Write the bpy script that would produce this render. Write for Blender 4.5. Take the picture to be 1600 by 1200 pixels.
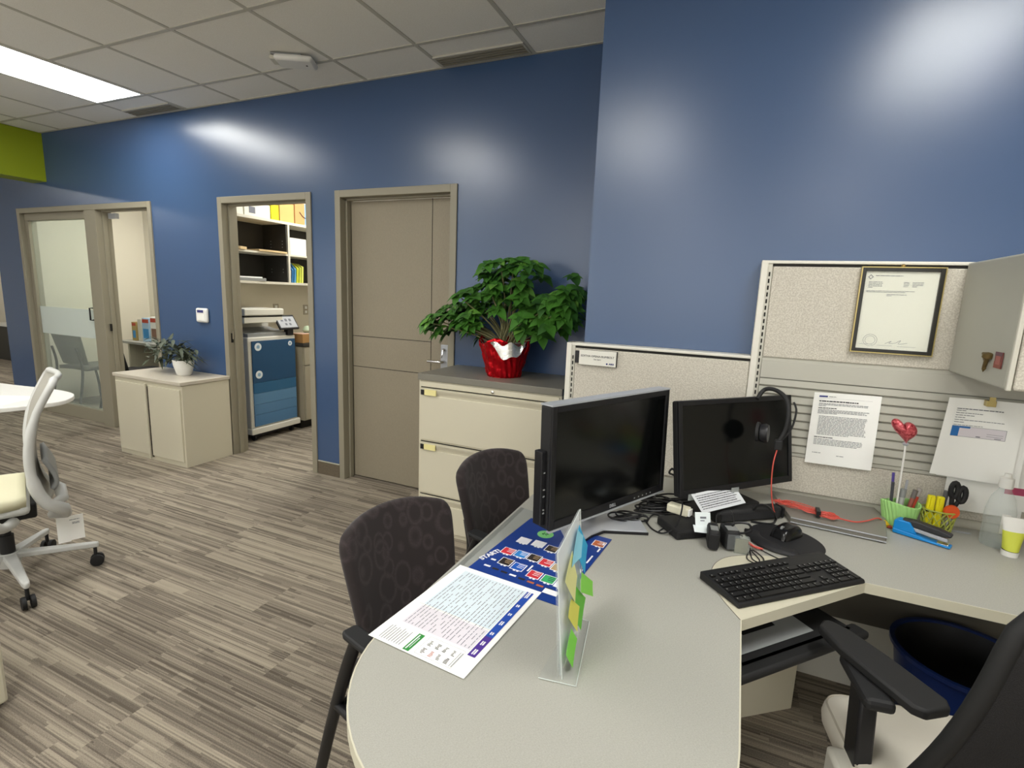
import bpy, bmesh, math, random
from mathutils import Vector, Matrix
random.seed(7)
for o in list(bpy.data.objects): bpy.data.objects.remove(o, do_unlink=True)
S = bpy.context.scene
COL = S.collection
PI = math.pi

# ------------------------------------------------------------------ camera
F, YAW, PITCH, ROLL, CAMH = 806.04, 0.412317, -0.170428, 0.0392465, 1.484
def _rot():
    cy, sy, cp, sp = math.cos(YAW), math.sin(YAW), math.cos(PITCH), math.sin(PITCH)
    fwd = Vector((-sy*cp, cy*cp, sp)); right = Vector((cy, sy, 0)); up = right.cross(fwd)
    cr, sr = math.cos(ROLL), math.sin(ROLL)
    return cr*right + sr*up, -sr*right + cr*up, fwd
_r, _u, _f = _rot()
cd = bpy.data.cameras.new('camera'); cam = bpy.data.objects.new('camera', cd); COL.objects.link(cam)
cd.sensor_width = 36; cd.lens = F*36/1600; cd.clip_start = .02
M4 = Matrix((( _r.x, _u.x, -_f.x, 0), (_r.y, _u.y, -_f.y, 0), (_r.z, _u.z, -_f.z, CAMH), (0, 0, 0, 1)))
cam.matrix_world = M4
cd.dof.use_dof = True; cd.dof.focus_distance = 2.2; cd.dof.aperture_fstop = 16.0
S.camera = cam

# ------------------------------------------------------------------ world and exposure
W = bpy.data.worlds.new('world'); S.world = W; W.use_nodes = True
W.node_tree.nodes['Background'].inputs[0].default_value = (1, 1, .98, 1)
W.node_tree.nodes['Background'].inputs[1].default_value = 2.2
S.view_settings.view_transform = 'Standard'; S.view_settings.look = 'None'
S.view_settings.exposure = 0.45; S.view_settings.gamma = 1; S.view_settings.use_curve_mapping = False
LIGHT = 13.0          # radiance of the fluorescent diffusers

# ------------------------------------------------------------------ materials
def lin(h):
    h = h.lstrip('#'); v = [int(h[i:i+2], 16)/255 for i in (0, 2, 4)]
    return tuple((c/12.92 if c <= .04045 else ((c+.055)/1.055)**2.4) for c in v) + (1,)
MATS = {}
def mat(name, col, rough=.5, metal=0, spec=.5, alpha=1, trans=0, ior=1.45, bump=None, bscale=200, vary=0, vscale=20, emit=0, coat=0):
    if name in MATS: return MATS[name]
    m = bpy.data.materials.new(name); m.use_nodes = True; nt = m.node_tree; p = nt.nodes['Principled BSDF']
    c = lin(col) if isinstance(col, str) else col
    p.inputs['Base Color'].default_value = c; p.inputs['Roughness'].default_value = rough
    p.inputs['Metallic'].default_value = metal; p.inputs['Specular IOR Level'].default_value = spec
    p.inputs['Transmission Weight'].default_value = trans; p.inputs['IOR'].default_value = ior
    p.inputs['Alpha'].default_value = alpha; p.inputs['Coat Weight'].default_value = coat
    if emit: p.inputs['Emission Color'].default_value = c; p.inputs['Emission Strength'].default_value = emit
    if bump or vary:
        tc = nt.nodes.new('ShaderNodeTexCoord')
        n = nt.nodes.new('ShaderNodeTexNoise'); n.inputs['Scale'].default_value = bscale; n.inputs['Detail'].default_value = 3
        nt.links.new(tc.outputs['Object'], n.inputs['Vector'])
        if bump:
            b = nt.nodes.new('ShaderNodeBump'); b.inputs['Strength'].default_value = bump; b.inputs['Distance'].default_value = .002
            nt.links.new(n.outputs['Fac'], b.inputs['Height']); nt.links.new(b.outputs['Normal'], p.inputs['Normal'])
        if vary:
            n2 = nt.nodes.new('ShaderNodeTexNoise'); n2.inputs['Scale'].default_value = vscale; n2.inputs['Detail'].default_value = 4
            nt.links.new(tc.outputs['Object'], n2.inputs['Vector'])
            r = nt.nodes.new('ShaderNodeValToRGB'); r.color_ramp.elements[0].position = .35; r.color_ramp.elements[1].position = .65
            r.color_ramp.elements[0].color = tuple(x*(1-vary) for x in c[:3]) + (1,)
            r.color_ramp.elements[1].color = tuple(min(1, x*(1+vary)) for x in c[:3]) + (1,)
            nt.links.new(n2.outputs['Fac'], r.inputs['Fac']); nt.links.new(r.outputs['Color'], p.inputs['Base Color'])
    MATS[name] = m; return m

def glass_mat(name, tint=(.93, .96, .94, 1), opacity=.12, rough=.02, base=(.75, .8, .78, 1)):
    m = bpy.data.materials.new(name); m.use_nodes = True; nt = m.node_tree
    for n in list(nt.nodes):
        if n.type != 'OUTPUT_MATERIAL': nt.nodes.remove(n)
    out = [n for n in nt.nodes if n.type == 'OUTPUT_MATERIAL'][0]
    t = nt.nodes.new('ShaderNodeBsdfTransparent'); t.inputs[0].default_value = tint
    g = nt.nodes.new('ShaderNodeBsdfPrincipled'); g.inputs['Base Color'].default_value = base; g.inputs['Roughness'].default_value = rough
    fr = nt.nodes.new('ShaderNodeLayerWeight'); pw = nt.nodes.new('ShaderNodeMath'); pw.operation = 'POWER'; pw.inputs[1].default_value = 4
    nt.links.new(fr.outputs['Facing'], pw.inputs[0]); ml = nt.nodes.new('ShaderNodeMath'); ml.operation = 'MULTIPLY'; ml.inputs[1].default_value = .45; nt.links.new(pw.outputs[0], ml.inputs[0])
    ad = nt.nodes.new('ShaderNodeMath'); ad.operation = 'ADD'; ad.use_clamp = True
    ad.inputs[1].default_value = opacity; nt.links.new(ml.outputs[0], ad.inputs[0])
    mx = nt.nodes.new('ShaderNodeMixShader'); nt.links.new(ad.outputs[0], mx.inputs[0])
    nt.links.new(t.outputs[0], mx.inputs[1]); nt.links.new(g.outputs[0], mx.inputs[2]); nt.links.new(mx.outputs[0], out.inputs[0])
    return m

def N(nt, t, **kw):
    n = nt.nodes.new(t)
    for k, v in kw.items(): setattr(n, k, v)
    return n
def math_node(nt, op, a, b=None, c=None):
    n = N(nt, 'ShaderNodeMath', operation=op)
    for i, v in enumerate((a, b, c)):
        if v is None: continue
        if isinstance(v, (int, float)): n.inputs[i].default_value = v
        else: nt.links.new(v, n.inputs[i])
    return n.outputs[0]

def carpet_material():
    m = bpy.data.materials.new('carpet'); m.use_nodes = True; nt = m.node_tree; p = nt.nodes['Principled BSDF']
    tc = N(nt, 'ShaderNodeTexCoord'); sp = N(nt, 'ShaderNodeSeparateXYZ'); nt.links.new(tc.outputs['Object'], sp.inputs[0])
    x, y = sp.outputs[0], sp.outputs[1]
    def tileid():
        ty = math_node(nt, 'FLOOR', math_node(nt, 'DIVIDE', y, .25))
        w = N(nt, 'ShaderNodeTexWhiteNoise', noise_dimensions='1D'); nt.links.new(ty, w.inputs['W'])
        tx = math_node(nt, 'FLOOR', math_node(nt, 'ADD', math_node(nt, 'DIVIDE', x, 1.0), w.outputs['Value']))
        return tx, ty
    tx, ty = tileid()
    def layer(h, L, seed):
        row = math_node(nt, 'FLOOR', math_node(nt, 'DIVIDE', y, h))
        w = N(nt, 'ShaderNodeTexWhiteNoise', noise_dimensions='2D')
        cv = N(nt, 'ShaderNodeCombineXYZ'); nt.links.new(row, cv.inputs[0]); nt.links.new(math_node(nt, 'ADD', tx, seed), cv.inputs[1]); nt.links.new(cv.outputs[0], w.inputs['Vector'])
        cx = math_node(nt, 'FLOOR', math_node(nt, 'ADD', math_node(nt, 'DIVIDE', x, L), math_node(nt, 'MULTIPLY', w.outputs['Value'], 9)))
        w2 = N(nt, 'ShaderNodeTexWhiteNoise', noise_dimensions='3D')
        cv2 = N(nt, 'ShaderNodeCombineXYZ'); nt.links.new(row, cv2.inputs[0]); nt.links.new(cx, cv2.inputs[1]); nt.links.new(math_node(nt, 'ADD', tx, seed), cv2.inputs[2]); nt.links.new(cv2.outputs[0], w2.inputs['Vector'])
        return w2.outputs['Value']
    a = layer(.0417, .55, 3); b = layer(.0125, .5, 11); c = layer(.005, .8, 23)
    tl = N(nt, 'ShaderNodeTexWhiteNoise', noise_dimensions='2D'); cv = N(nt, 'ShaderNodeCombineXYZ'); nt.links.new(tx, cv.inputs[0]); nt.links.new(ty, cv.inputs[1]); nt.links.new(cv.outputs[0], tl.inputs['Vector'])
    v = math_node(nt, 'ADD', math_node(nt, 'MULTIPLY', a, .24), math_node(nt, 'ADD', math_node(nt, 'MULTIPLY', b, .32), math_node(nt, 'ADD', math_node(nt, 'MULTIPLY', c, .34), math_node(nt, 'MULTIPLY', tl.outputs['Value'], .12))))
    nz = N(nt, 'ShaderNodeTexNoise'); nz.inputs['Scale'].default_value = 260; nz.inputs['Detail'].default_value = 2; nt.links.new(tc.outputs['Object'], nz.inputs['Vector'])
    v = math_node(nt, 'ADD', v, math_node(nt, 'MULTIPLY', math_node(nt, 'SUBTRACT', nz.outputs['Fac'], .5), .5))
    r = N(nt, 'ShaderNodeValToRGB'); e = r.color_ramp.elements
    e[0].position = .18; e[0].color = lin('#5d564c'); e[1].position = .82; e[1].color = lin('#a49a89')
    k = r.color_ramp.elements.new(.42); k.color = lin('#797065'); k = r.color_ramp.elements.new(.58); k.color = lin('#8e8577')
    nt.links.new(v, r.inputs['Fac']); nt.links.new(r.outputs['Color'], p.inputs['Base Color'])
    p.inputs['Roughness'].default_value = .95; p.inputs['Specular IOR Level'].default_value = .1
    bp = N(nt, 'ShaderNodeBump'); bp.inputs['Strength'].default_value = .5; bp.inputs['Distance'].default_value = .003
    nt.links.new(v, bp.inputs['Height']); nt.links.new(bp.outputs['Normal'], p.inputs['Normal'])
    return m

def paint_blue():
    m = bpy.data.materials.new('blue_paint'); m.use_nodes = True; nt = m.node_tree; p = nt.nodes['Principled BSDF']
    tc = N(nt, 'ShaderNodeTexCoord')
    n = N(nt, 'ShaderNodeTexNoise'); n.inputs['Scale'].default_value = 420; n.inputs['Detail'].default_value = 2; nt.links.new(tc.outputs['Object'], n.inputs['Vector'])
    mp = N(nt, 'ShaderNodeMapping'); mp.inputs['Scale'].default_value = (7, 7, .8); nt.links.new(tc.outputs['Object'], mp.inputs['Vector'])
    n2 = N(nt, 'ShaderNodeTexNoise'); n2.inputs['Scale'].default_value = 1; n2.inputs['Detail'].default_value = 3; nt.links.new(mp.outputs[0], n2.inputs['Vector'])
    rr = N(nt, 'ShaderNodeMapRange'); rr.inputs['To Min'].default_value = .27; rr.inputs['To Max'].default_value = .27
    nt.links.new(n2.outputs['Fac'], rr.inputs['Value']); nt.links.new(rr.outputs[0], p.inputs['Roughness'])
    b1 = N(nt, 'ShaderNodeBump'); b1.inputs['Strength'].default_value = .12; b1.inputs['Distance'].default_value = .001; nt.links.new(n.outputs['Fac'], b1.inputs['Height'])
    nt.links.new(b1.outputs['Normal'], p.inputs['Normal'])
    p.inputs['Base Color'].default_value = lin('#3a5378'); p.inputs['Specular IOR Level'].default_value = .72
    return m

def speckle(name, a, b, scale=160, rough=.9, stretch=(1, 1, 1), bump=.2):
    m = bpy.data.materials.new(name); m.use_nodes = True; nt = m.node_tree; p = nt.nodes['Principled BSDF']
    tc = N(nt, 'ShaderNodeTexCoord'); mp = N(nt, 'ShaderNodeMapping'); mp.inputs['Scale'].default_value = stretch; nt.links.new(tc.outputs['Object'], mp.inputs['Vector'])
    n = N(nt, 'ShaderNodeTexNoise'); n.inputs['Scale'].default_value = scale; n.inputs['Detail'].default_value = 3; nt.links.new(mp.outputs[0], n.inputs['Vector'])
    r = N(nt, 'ShaderNodeValToRGB'); r.color_ramp.elements[0].position = .38; r.color_ramp.elements[1].position = .62
    r.color_ramp.elements[0].color = lin(a); r.color_ramp.elements[1].color = lin(b)
    nt.links.new(n.outputs['Fac'], r.inputs['Fac']); nt.links.new(r.outputs['Color'], p.inputs['Base Color'])
    p.inputs['Roughness'].default_value = rough; p.inputs['Specular IOR Level'].default_value = .3
    if bump:
        b_ = N(nt, 'ShaderNodeBump'); b_.inputs['Strength'].default_value = bump; b_.inputs['Distance'].default_value = .001
        nt.links.new(n.outputs['Fac'], b_.inputs['Height']); nt.links.new(b_.outputs['Normal'], p.inputs['Normal'])
    return m

def ring_fabric():
    m = bpy.data.materials.new('ring_fabric'); m.use_nodes = True; nt = m.node_tree; p = nt.nodes['Principled BSDF']
    tc = N(nt, 'ShaderNodeTexCoord'); total = None
    for sc, off, rad in ((13, (0, 0, 0), .40), (17, (3.3, 1.7, 5.1), .36)):
        mp = N(nt, 'ShaderNodeMapping'); mp.inputs['Location'].default_value = off; mp.inputs['Scale'].default_value = (.35, 1.15, .8); nt.links.new(tc.outputs['Object'], mp.inputs['Vector'])
        v = N(nt, 'ShaderNodeTexVoronoi'); v.inputs['Scale'].default_value = sc; nt.links.new(mp.outputs[0], v.inputs['Vector'])
        d = math_node(nt, 'ABSOLUTE', math_node(nt, 'SUBTRACT', v.outputs['Distance'], rad))
        k = N(nt, 'ShaderNodeMapRange'); k.inputs['From Min'].default_value = .0; k.inputs['From Max'].default_value = .10; k.inputs['To Min'].default_value = 1; k.inputs['To Max'].default_value = 0
        nt.links.new(d, k.inputs['Value'])
        total = k.outputs[0] if total is None else math_node(nt, 'MAXIMUM', total, k.outputs[0])
    nz = N(nt, 'ShaderNodeTexNoise'); nz.inputs['Scale'].default_value = 220; nt.links.new(tc.outputs['Object'], nz.inputs['Vector'])
    f = math_node(nt, 'MULTIPLY', total, nz.outputs['Fac'])
    r = N(nt, 'ShaderNodeValToRGB'); r.color_ramp.elements[0].color = lin('#2e2828'); r.color_ramp.elements[1].color = lin('#3f3738'); r.color_ramp.elements[1].position = .6
    nt.links.new(f, r.inputs['Fac']); nt.links.new(r.outputs['Color'], p.inputs['Base Color'])
    p.inputs['Roughness'].default_value = .92; p.inputs['Specular IOR Level'].default_value = .2
    p.inputs['Sheen Weight'].default_value = .15
    return m

M_BLUE = paint_blue(); M_CARPET = carpet_material(); M_RING = ring_fabric()
M_CEIL = speckle('ceiling_tile_board', '#e8e6df', '#f0eee8', 240, .95, bump=.25)
M_TBAR = mat('ceiling_bar', '#bdbab0', .5)
M_TRIM = mat('door_frame_paint', '#8e8877', .45, bump=.05)
M_DOOR = speckle('door_laminate', '#8a8170', '#918876', 90, .5, (6, 6, 1), bump=.03)
M_CREAM = mat('cream_wall_paint', '#ddd6c4', .6)
M_GREEN = mat('lime_paint', '#8f9e10', .5)
M_FAB = speckle('partition_fabric', '#b8b2a5', '#d0cbbf', 210, .95, (1, 1, 1), bump=.4)
M_PTRIM = mat('partition_trim', '#c9c6ba', .4)
M_SLAT = mat('slat_metal', '#b5b3a8', .45)
M_DESK = speckle('desk_laminate', '#a1a097', '#adaca4', 300, .42, (1, 3, 1), bump=.03)
M_EDGE = mat('edge_band', '#ccc8b4', .45)
M_CAB = mat('cabinet_paint', '#cdc7b2', .42, bump=.03)
M_CABTOP = speckle('cabinet_top', '#78756b', '#807d73', 260, .4, bump=.02)
M_CABTOP2 = speckle('light_cabinet_top', '#c0b8a9', '#c8c0b1', 260, .35, bump=.02)
M_BLACK = mat('black_plastic', '#17171a', .42)
M_BLACKM = mat('matt_black_plastic', '#1c1c1d', .65)
M_SCREEN = mat('screen_off', '#070808', .16)
M_SILVER = mat('silver_plastic', '#aeb1b7', .3, metal=.15)
M_CHROME = mat('chrome', '#d5d5d5', .15, metal=1)
M_WHITE = mat('white_plastic', '#e4e3de', .4)
M_PAPER = mat('paper', '#f6f6f2', .8)
M_DARK = mat('dark_gap', '#1b1915', .8)
M_GREYP = mat('grey_plastic', '#8d8f8e', .45)
M_CLEAR = glass_mat('clear_acrylic', (.985, .99, .988, 1), .04, .02, (.92, .95, .94, 1))
M_GLASS = glass_mat('pane_glass', (.90, .94, .91, 1), .10)
M_FROST = glass_mat('frosted_film', (.85, .9, .88, 1), .55, .5)

# ------------------------------------------------------------------ geometry helpers
class MB:
    def __init__(s): s.bm = bmesh.new(); s.mats = []
    def mi(s, m):
        if m is None: return 0
        if m not in s.mats: s.mats.append(m)
        return s.mats.index(m)
    def box(s, x0, x1, y0, y1, z0, z1, m=None, M=None):
        vs = [s.bm.verts.new((x, y, z)) for z in (z0, z1) for y in (y0, y1) for x in (x0, x1)]
        if M is not None:
            for v in vs: v.co = M @ v.co
        k = s.mi(m)
        for f in ((0, 2, 3, 1), (4, 5, 7, 6), (0, 1, 5, 4), (2, 6, 7, 3), (0, 4, 6, 2), (1, 3, 7, 5)):
            fc = s.bm.faces.new([vs[i] for i in f]); fc.material_index = k
        return s
    def prism(s, pts, z0, z1, m=None, M=None):
        a = [s.bm.verts.new((p[0], p[1], z0)) for p in pts]; b = [s.bm.verts.new((p[0], p[1], z1)) for p in pts]
        if M is not None:
            for v in a+b: v.co = M @ v.co
        k = s.mi(m); n = len(pts); fs = [s.bm.faces.new(b), s.bm.faces.new(a[::-1])]
        for i in range(n): fs.append(s.bm.faces.new((a[i], a[(i+1) % n], b[(i+1) % n], b[i])))
        for f in fs: f.material_index = k
        return s
    def lathe(s, prof, seg=28, M=None, m=None, cap=True):
        k = s.mi(m); rings = []
        for r, z in prof:
            rings.append([s.bm.verts.new((r*math.cos(2*PI*i/seg), r*math.sin(2*PI*i/seg), z)) for i in range(seg)])
        if M is not None:
            for R in rings:
                for v in R: v.co = M @ v.co
        for a, b in zip(rings, rings[1:]):
            for i in range(seg): s.bm.faces.new((a[i], a[(i+1) % seg], b[(i+1) % seg], b[i])).material_index = k
        if cap:
            if prof[0][0] > 1e-5: s.bm.faces.new(rings[0][::-1]).material_index = k
            if prof[-1][0] > 1e-5: s.bm.faces.new(rings[-1]).material_index = k
        return s
    def tube(s, pts, r, seg=8, m=None, closed=False):
        k = s.mi(m); P = [Vector(p) for p in pts]; n = len(P); rings = []
        up = Vector((0, 0, 1)); prev = None
        rr = r if isinstance(r, (list, tuple)) else [r]*n
        for i in range(n):
            if closed: t = P[(i+1) % n]-P[i-1]
            else: t = P[min(i+1, n-1)]-P[max(i-1, 0)]
            if t.length < 1e-9: t = Vector((0, 0, 1))
            t.normalize()
            a = prev if prev is not None else (up if abs(t.z) < .9 else Vector((1, 0, 0)))
            a = (a - t*a.dot(t))
            if a.length < 1e-5: a = Vector((1, 0, 0)) - t*t.x
            a.normalize(); b = t.cross(a); prev = a
            rings.append([s.bm.verts.new(P[i] + rr[i]*(math.cos(2*PI*j/seg)*a + math.sin(2*PI*j/seg)*b)) for j in range(seg)])
        for i in range(n if closed else n-1):
            A, B = rings[i], rings[(i+1) % n]
            for j in range(seg): s.bm.faces.new((A[j], A[(j+1) % seg], B[(j+1) % seg], B[j])).material_index = k
        if not closed: s.bm.faces.new(rings[0][::-1]).material_index = k; s.bm.faces.new(rings[-1]).material_index = k
        return s
    def quad(s, pts, m=None):
        f = s.bm.faces.new([s.bm.verts.new(p) for p in pts]); f.material_index = s.mi(m); return s
    def grid(s, fn, nu, nv, m=None):
        k = s.mi(m); g = [[s.bm.verts.new(fn(i/nu, j/nv)) for j in range(nv+1)] for i in range(nu+1)]
        for i in range(nu):
            for j in range(nv): s.bm.faces.new((g[i][j], g[i+1][j], g[i+1][j+1], g[i][j+1])).material_index = k
        return s

def smooth(pts, n=6, closed=False):
    P = [Vector(p) for p in pts]; out = []; m = len(P)
    rng = range(m if closed else m-1)
    for i in rng:
        p0 = P[i-1] if (i > 0 or closed) else P[0]; p1 = P[i]; p2 = P[(i+1) % m]; p3 = P[(i+2) % m] if (i+2 < m or closed) else P[-1]
        for j in range(n):
            t = j/n
            out.append(.5*((2*p1) + (-p0+p2)*t + (2*p0-5*p1+4*p2-p3)*t*t + (-p0+3*p1-3*p2+p3)*t*t*t))
    if not closed: out.append(P[-1])
    return out

def obj(name, mb, m=None, parent=None, bevel=0, shade=False, solid=0, sub=0, loc=None, rot=None, recalc=True):
    me = bpy.data.meshes.new(name); bm = mb.bm
    if recalc: bmesh.ops.recalc_face_normals(bm, faces=bm.faces)
    bm.to_mesh(me); bm.free()
    for x in (mb.mats if mb.mats else ([m] if m else [])): me.materials.append(x)
    o = bpy.data.objects.new(name, me); COL.objects.link(o)
    if parent is not None: o.parent = parent
    if loc: o.location = loc
    if rot: o.rotation_euler = rot
    if solid:
        d = o.modifiers.new('solid', 'SOLIDIFY'); d.thickness = solid; d.offset = 0
    if sub:
        d = o.modifiers.new('sub', 'SUBSURF'); d.levels = sub; d.render_levels = sub
    if bevel:
        d = o.modifiers.new('bevel', 'BEVEL'); d.width = bevel; d.segments = 2; d.limit_method = 'ANGLE'; d.angle_limit = math.radians(40)
        d.harden_normals = False
    if shade:
        for p in me.polygons: p.use_smooth = True
        if hasattr(me, 'set_sharp_from_angle'): me.set_sharp_from_angle(angle=math.radians(50))
    return o
def tag(o, label, cat, group=None, kind=None):
    if label: o['label'] = label
    if cat: o['category'] = cat
    if group: o['group'] = group
    if kind: o['kind'] = kind
    return o
def thing(name, label, cat, loc=(0, 0, 0), rz=0, group=None):
    o = bpy.data.objects.new(name, None); COL.objects.link(o); o.location = loc; o.rotation_euler = (0, 0, rz); o.empty_display_size = .05
    return tag(o, label, cat, group)
def struct(name, mb, m=None, **k):
    o = obj(name, mb, m, **k); o['kind'] = 'structure'; return o
def B(*a, **k): return MB().box(*a, **k)
def text(s, size, m, M, parent, name='lettering', align='CENTER', ext=.0004, shear=0, bold=0):
    c = bpy.data.curves.new(name, 'FONT'); c.body = s; c.size = size; c.align_x = align; c.align_y = 'CENTER'; c.extrude = ext; c.shear = shear; c.offset = bold
    t = bpy.data.objects.new('tmp', c); COL.objects.link(t)
    bpy.context.view_layer.update(); dg = bpy.context.evaluated_depsgraph_get()
    me = bpy.data.meshes.new_from_object(t.evaluated_get(dg)); bpy.data.objects.remove(t)
    me.transform(M); me.materials.clear(); me.materials.append(m)
    o = bpy.data.objects.new(name, me); COL.objects.link(o); o.parent = parent; return o
def frameM(o, x, y):      # matrix with origin o, local x axis, local y axis
    x = Vector(x).normalized(); y = Vector(y); y = (y - x*y.dot(x)).normalized(); z = x.cross(y)
    return Matrix(((x.x, y.x, z.x, o[0]), (x.y, y.y, z.y, o[1]), (x.z, y.z, z.z, o[2]), (0, 0, 0, 1)))
def MZ(x, y, z, a): return Matrix.Translation((x, y, z)) @ Matrix.Rotation(a, 4, 'Z')

INK = mat('ink', '#6e7078', .8); INKD = mat('dark_ink', '#2c2c34', .8)
TIER = {'card_border_white': 0, 'cheque_pale': 1, 'ink': 3, 'dark_ink': 3, 'cheque_blue': 2, 'print_blue': 2, 'print_purple': 3, 'print_green': 2, 'print_white': 5, 'print_pale_blue': 0, 'print_lilac': 0}
def sheet(name, w, h, marks, M, parent=None, th=.0004, bend=None, base=None, nseg=10, zoff=.00025):
    """flat sheet in local xy (0..w, 0..h); marks = [(x0,y0,x1,y1,material)] printed on its face"""
    mb = MB(); bend = bend or (lambda x, y: 0)
    base = base or M_PAPER
    def T(x, y, z): return M @ Vector((x, y, z + bend(x/w, y/h)))
    def slab(x0, y0, x1, y1, z, m, nx=1, ny=1):
        mb.grid(lambda u, v: T(x0+(x1-x0)*u, y0+(y1-y0)*v, z), nx, ny, m)
    ns = nseg if bend else 1
    slab(0, 0, w, h, th, base, ns, ns)
    slab(0, 0, w, h, 0, base, ns, ns)
    for (a, b) in (((0, 0), (w, 0)), ((w, 0), (w, h)), ((w, h), (0, h)), ((0, h), (0, 0))):
        mb.grid(lambda u, v: T(a[0]+(b[0]-a[0])*u, a[1]+(b[1]-a[1])*u, th*v), ns, 1, base)
    for i, (x0, y0, x1, y1, m) in enumerate(marks):
        nx = max(1, int(abs(x1-x0)/w*ns)); ny = max(1, int(abs(y1-y0)/h*ns))
        slab(x0, y0, x1, y1, th + zoff*(1 + (i % 7)*.02) + .00018*TIER.get(m.name, 2), m, nx, ny)
    return obj(name, mb, None, parent, recalc=False)
def textlines(x0, x1, ytop, n, dy, hgt, m, rnd, last=.6, indent=0):
    out = []
    for i in range(n):
        x = x0 + (indent if i else 0); xe = x1 if i < n-1 else x0+(x1-x0)*last
        xe -= rnd.random()*.08*(x1-x0)
        while x < xe:
            l = (.004 + rnd.random()*.011)
            out.append((x, ytop-i*dy-hgt, min(x+l, xe), ytop-i*dy, m)); x += l + .0016
    return out

# ------------------------------------------------------------------ room shell
H = 2.88; YB = 3.05; TW = .12
struct('floor', B(-13, 3.5, -5, 8, -.05, 0), M_CARPET)
# back wall with three openings
mb = MB(); op = [(-7.085, -4.915), (-4.005, -3.045), (-2.765, -1.795)]
xs = [-7.62] + [v for o in op for v in o] + [-.655]
for i in range(0, len(xs), 2): mb.box(xs[i], xs[i+1], YB, YB+TW, 0, H)
for a, b in op: mb.box(a, b, YB, YB+TW, 2.155, H)
struct('wall_back', mb, M_BLUE)
struct('wall_front_right', B(-.655, 3.5, 2.312, YB+TW, 0, H), M_BLUE)
# baseboards
mb = MB()
for a, b in ((-7.62, -7.115), (-4.885, -4.035), (-3.015, -2.795), (-1.765, -.655)): mb.box(a, b, YB-.009, YB, 0, .105)
struct('baseboard_back', mb, speckle('rubber_base', '#5a5145', '#6a604f', 60, .9, (1, 1, 14)))
mb = MB()
for a, b in ((-3.015, -2.795), (-1.765, -.655), (-7.62, -7.115), (-4.885, -4.035)): mb.box(a, b, YB-.011, YB, .105, .111)
struct('trim_1', mb, mat('base_trim', '#b5b19f', .4))
mb = MB(); mb.box(-13, 3.5, -5.1, -5, 0, .7); mb.box(-13, 3.5, -5.1, -5, 2.65, H)
wx = [-13, -11, -8.6, -8.0, -5.6, -5.0, -2.6, -2.0, .4, 1.0, 3.1, 3.5]
for i in range(0, 12, 2): mb.box(wx[i], wx[i+1], -5.1, -5, .7, 2.65)
struct('wall_rear', mb, M_CREAM)
for i in range(1, 11, 2):  # unseen rear windows, added so world light reaches the ceiling and walls
    m_ = MB(); a, b = wx[i], wx[i+1]
    for q in ((a, a+.05, .7, 2.65), (b-.05, b, .7, 2.65), (a+.05, b-.05, .7, .75), (a+.05, b-.05, 2.6, 2.65), ((a+b)/2-.025, (a+b)/2+.025, .75, 2.6)): m_.box(q[0], q[1], -5.08, -5.02, q[2], q[3])
    struct('window_%d' % (i//2+2), m_, M_TRIM)
struct('wall_right', B(3.5, 3.6, -5, 3.2, 0, H), M_CREAM)
struct('wall_left', B(-13.1, -13, -5, 8, 0, H), M_CREAM)
struct('wall_far', B(-13, -2.8, 8, 8.1, 0, H), M_CREAM)
# office behind the glazed opening and the copy room
struct('wall_office_left', B(-7.62, -7.5, YB+TW, 4.67, 0, H), M_CREAM)
struct('wall_office_back', B(-7.5, -4.78, 4.55, 4.67, 0, H), M_CREAM)
struct('wall_divider', B(-4.78, -4.65, YB+TW, 5.8, 0, H), M_CREAM)
struct('wall_copy_right', B(-2.95, -2.83, YB+TW, 5.8, 0, H), M_CREAM)
struct('wall_copy_back', B(-4.65, -2.83, 5.7, 5.8, 0, H), M_CREAM)
struct('wall_closet_back', B(-2.83, -.655, 3.9, 4.0, 0, H), M_CREAM)
mb = MB(); mb.box(-7.5, -4.78, YB+TW, 4.55, 2.7, 2.75); mb.box(-4.65, -2.95, YB+TW, 5.7, 2.75, 2.8)
struct('ceiling_back_rooms', mb, M_CEIL)

# suspended ceiling: tiles between bars, light openings left out
X0, Y0, G = -1.27, 2.72, .61
lights = [(-6, 0), (-3, 2), (0, 4), (3, 2), (-6, 6), (-3, 8), (3, 8), (0, 10)]    # column index, first row index below Y0 (two rows long)
lightcells = set()
for c, r in lights: lightcells |= {(c, r), (c, r+1)}
tiles = MB(); bars = MB()
ncol = range(-9, 9); nrow = range(0, 13)
for c in ncol:
    xa, xb = X0+c*G, X0+(c+1)*G
    if xa >= 3.5: continue
    for r in range(-1, 13):
        ya, yb = (Y0-r*G-G, Y0-r*G) if r >= 0 else (Y0, YB)
        # row r covers Y0-(r+1)G .. Y0-rG, row -1 is the cut row at the wall
        if (c, r) in lightcells: continue
        tiles.box(max(xa, -6.5), min(xb, 3.5), max(ya, -5), yb, H, H+.02)
    bars.box(xa-.012, xa+.012, -5, YB, H-.003, H)
for r in nrow:
    for c in ncol:
        if (c, r-1) in lightcells and (c, r) in lightcells: continue
        xa, xb = max(-6.5, X0+c*G+.012), min(3.5, X0+(c+1)*G-.012)
        if xa < xb: bars.box(xa, xb, Y0-r*G-.012, Y0-r*G+.012, H-.004, H)
bars.box(-6.5, -.655, YB-.02, YB, H-.004, H)
struct('ceiling', tiles, M_CEIL)
struct('trim_2', bars, M_TBAR)
struct('ceiling_left', B(-13, -6.5, -5, 8, H, H+.02), M_CEIL)
struct('ceiling_soffit', B(-6.75, -6.5, -5, YB, 2.42, H-.004), M_GREEN)

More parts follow.
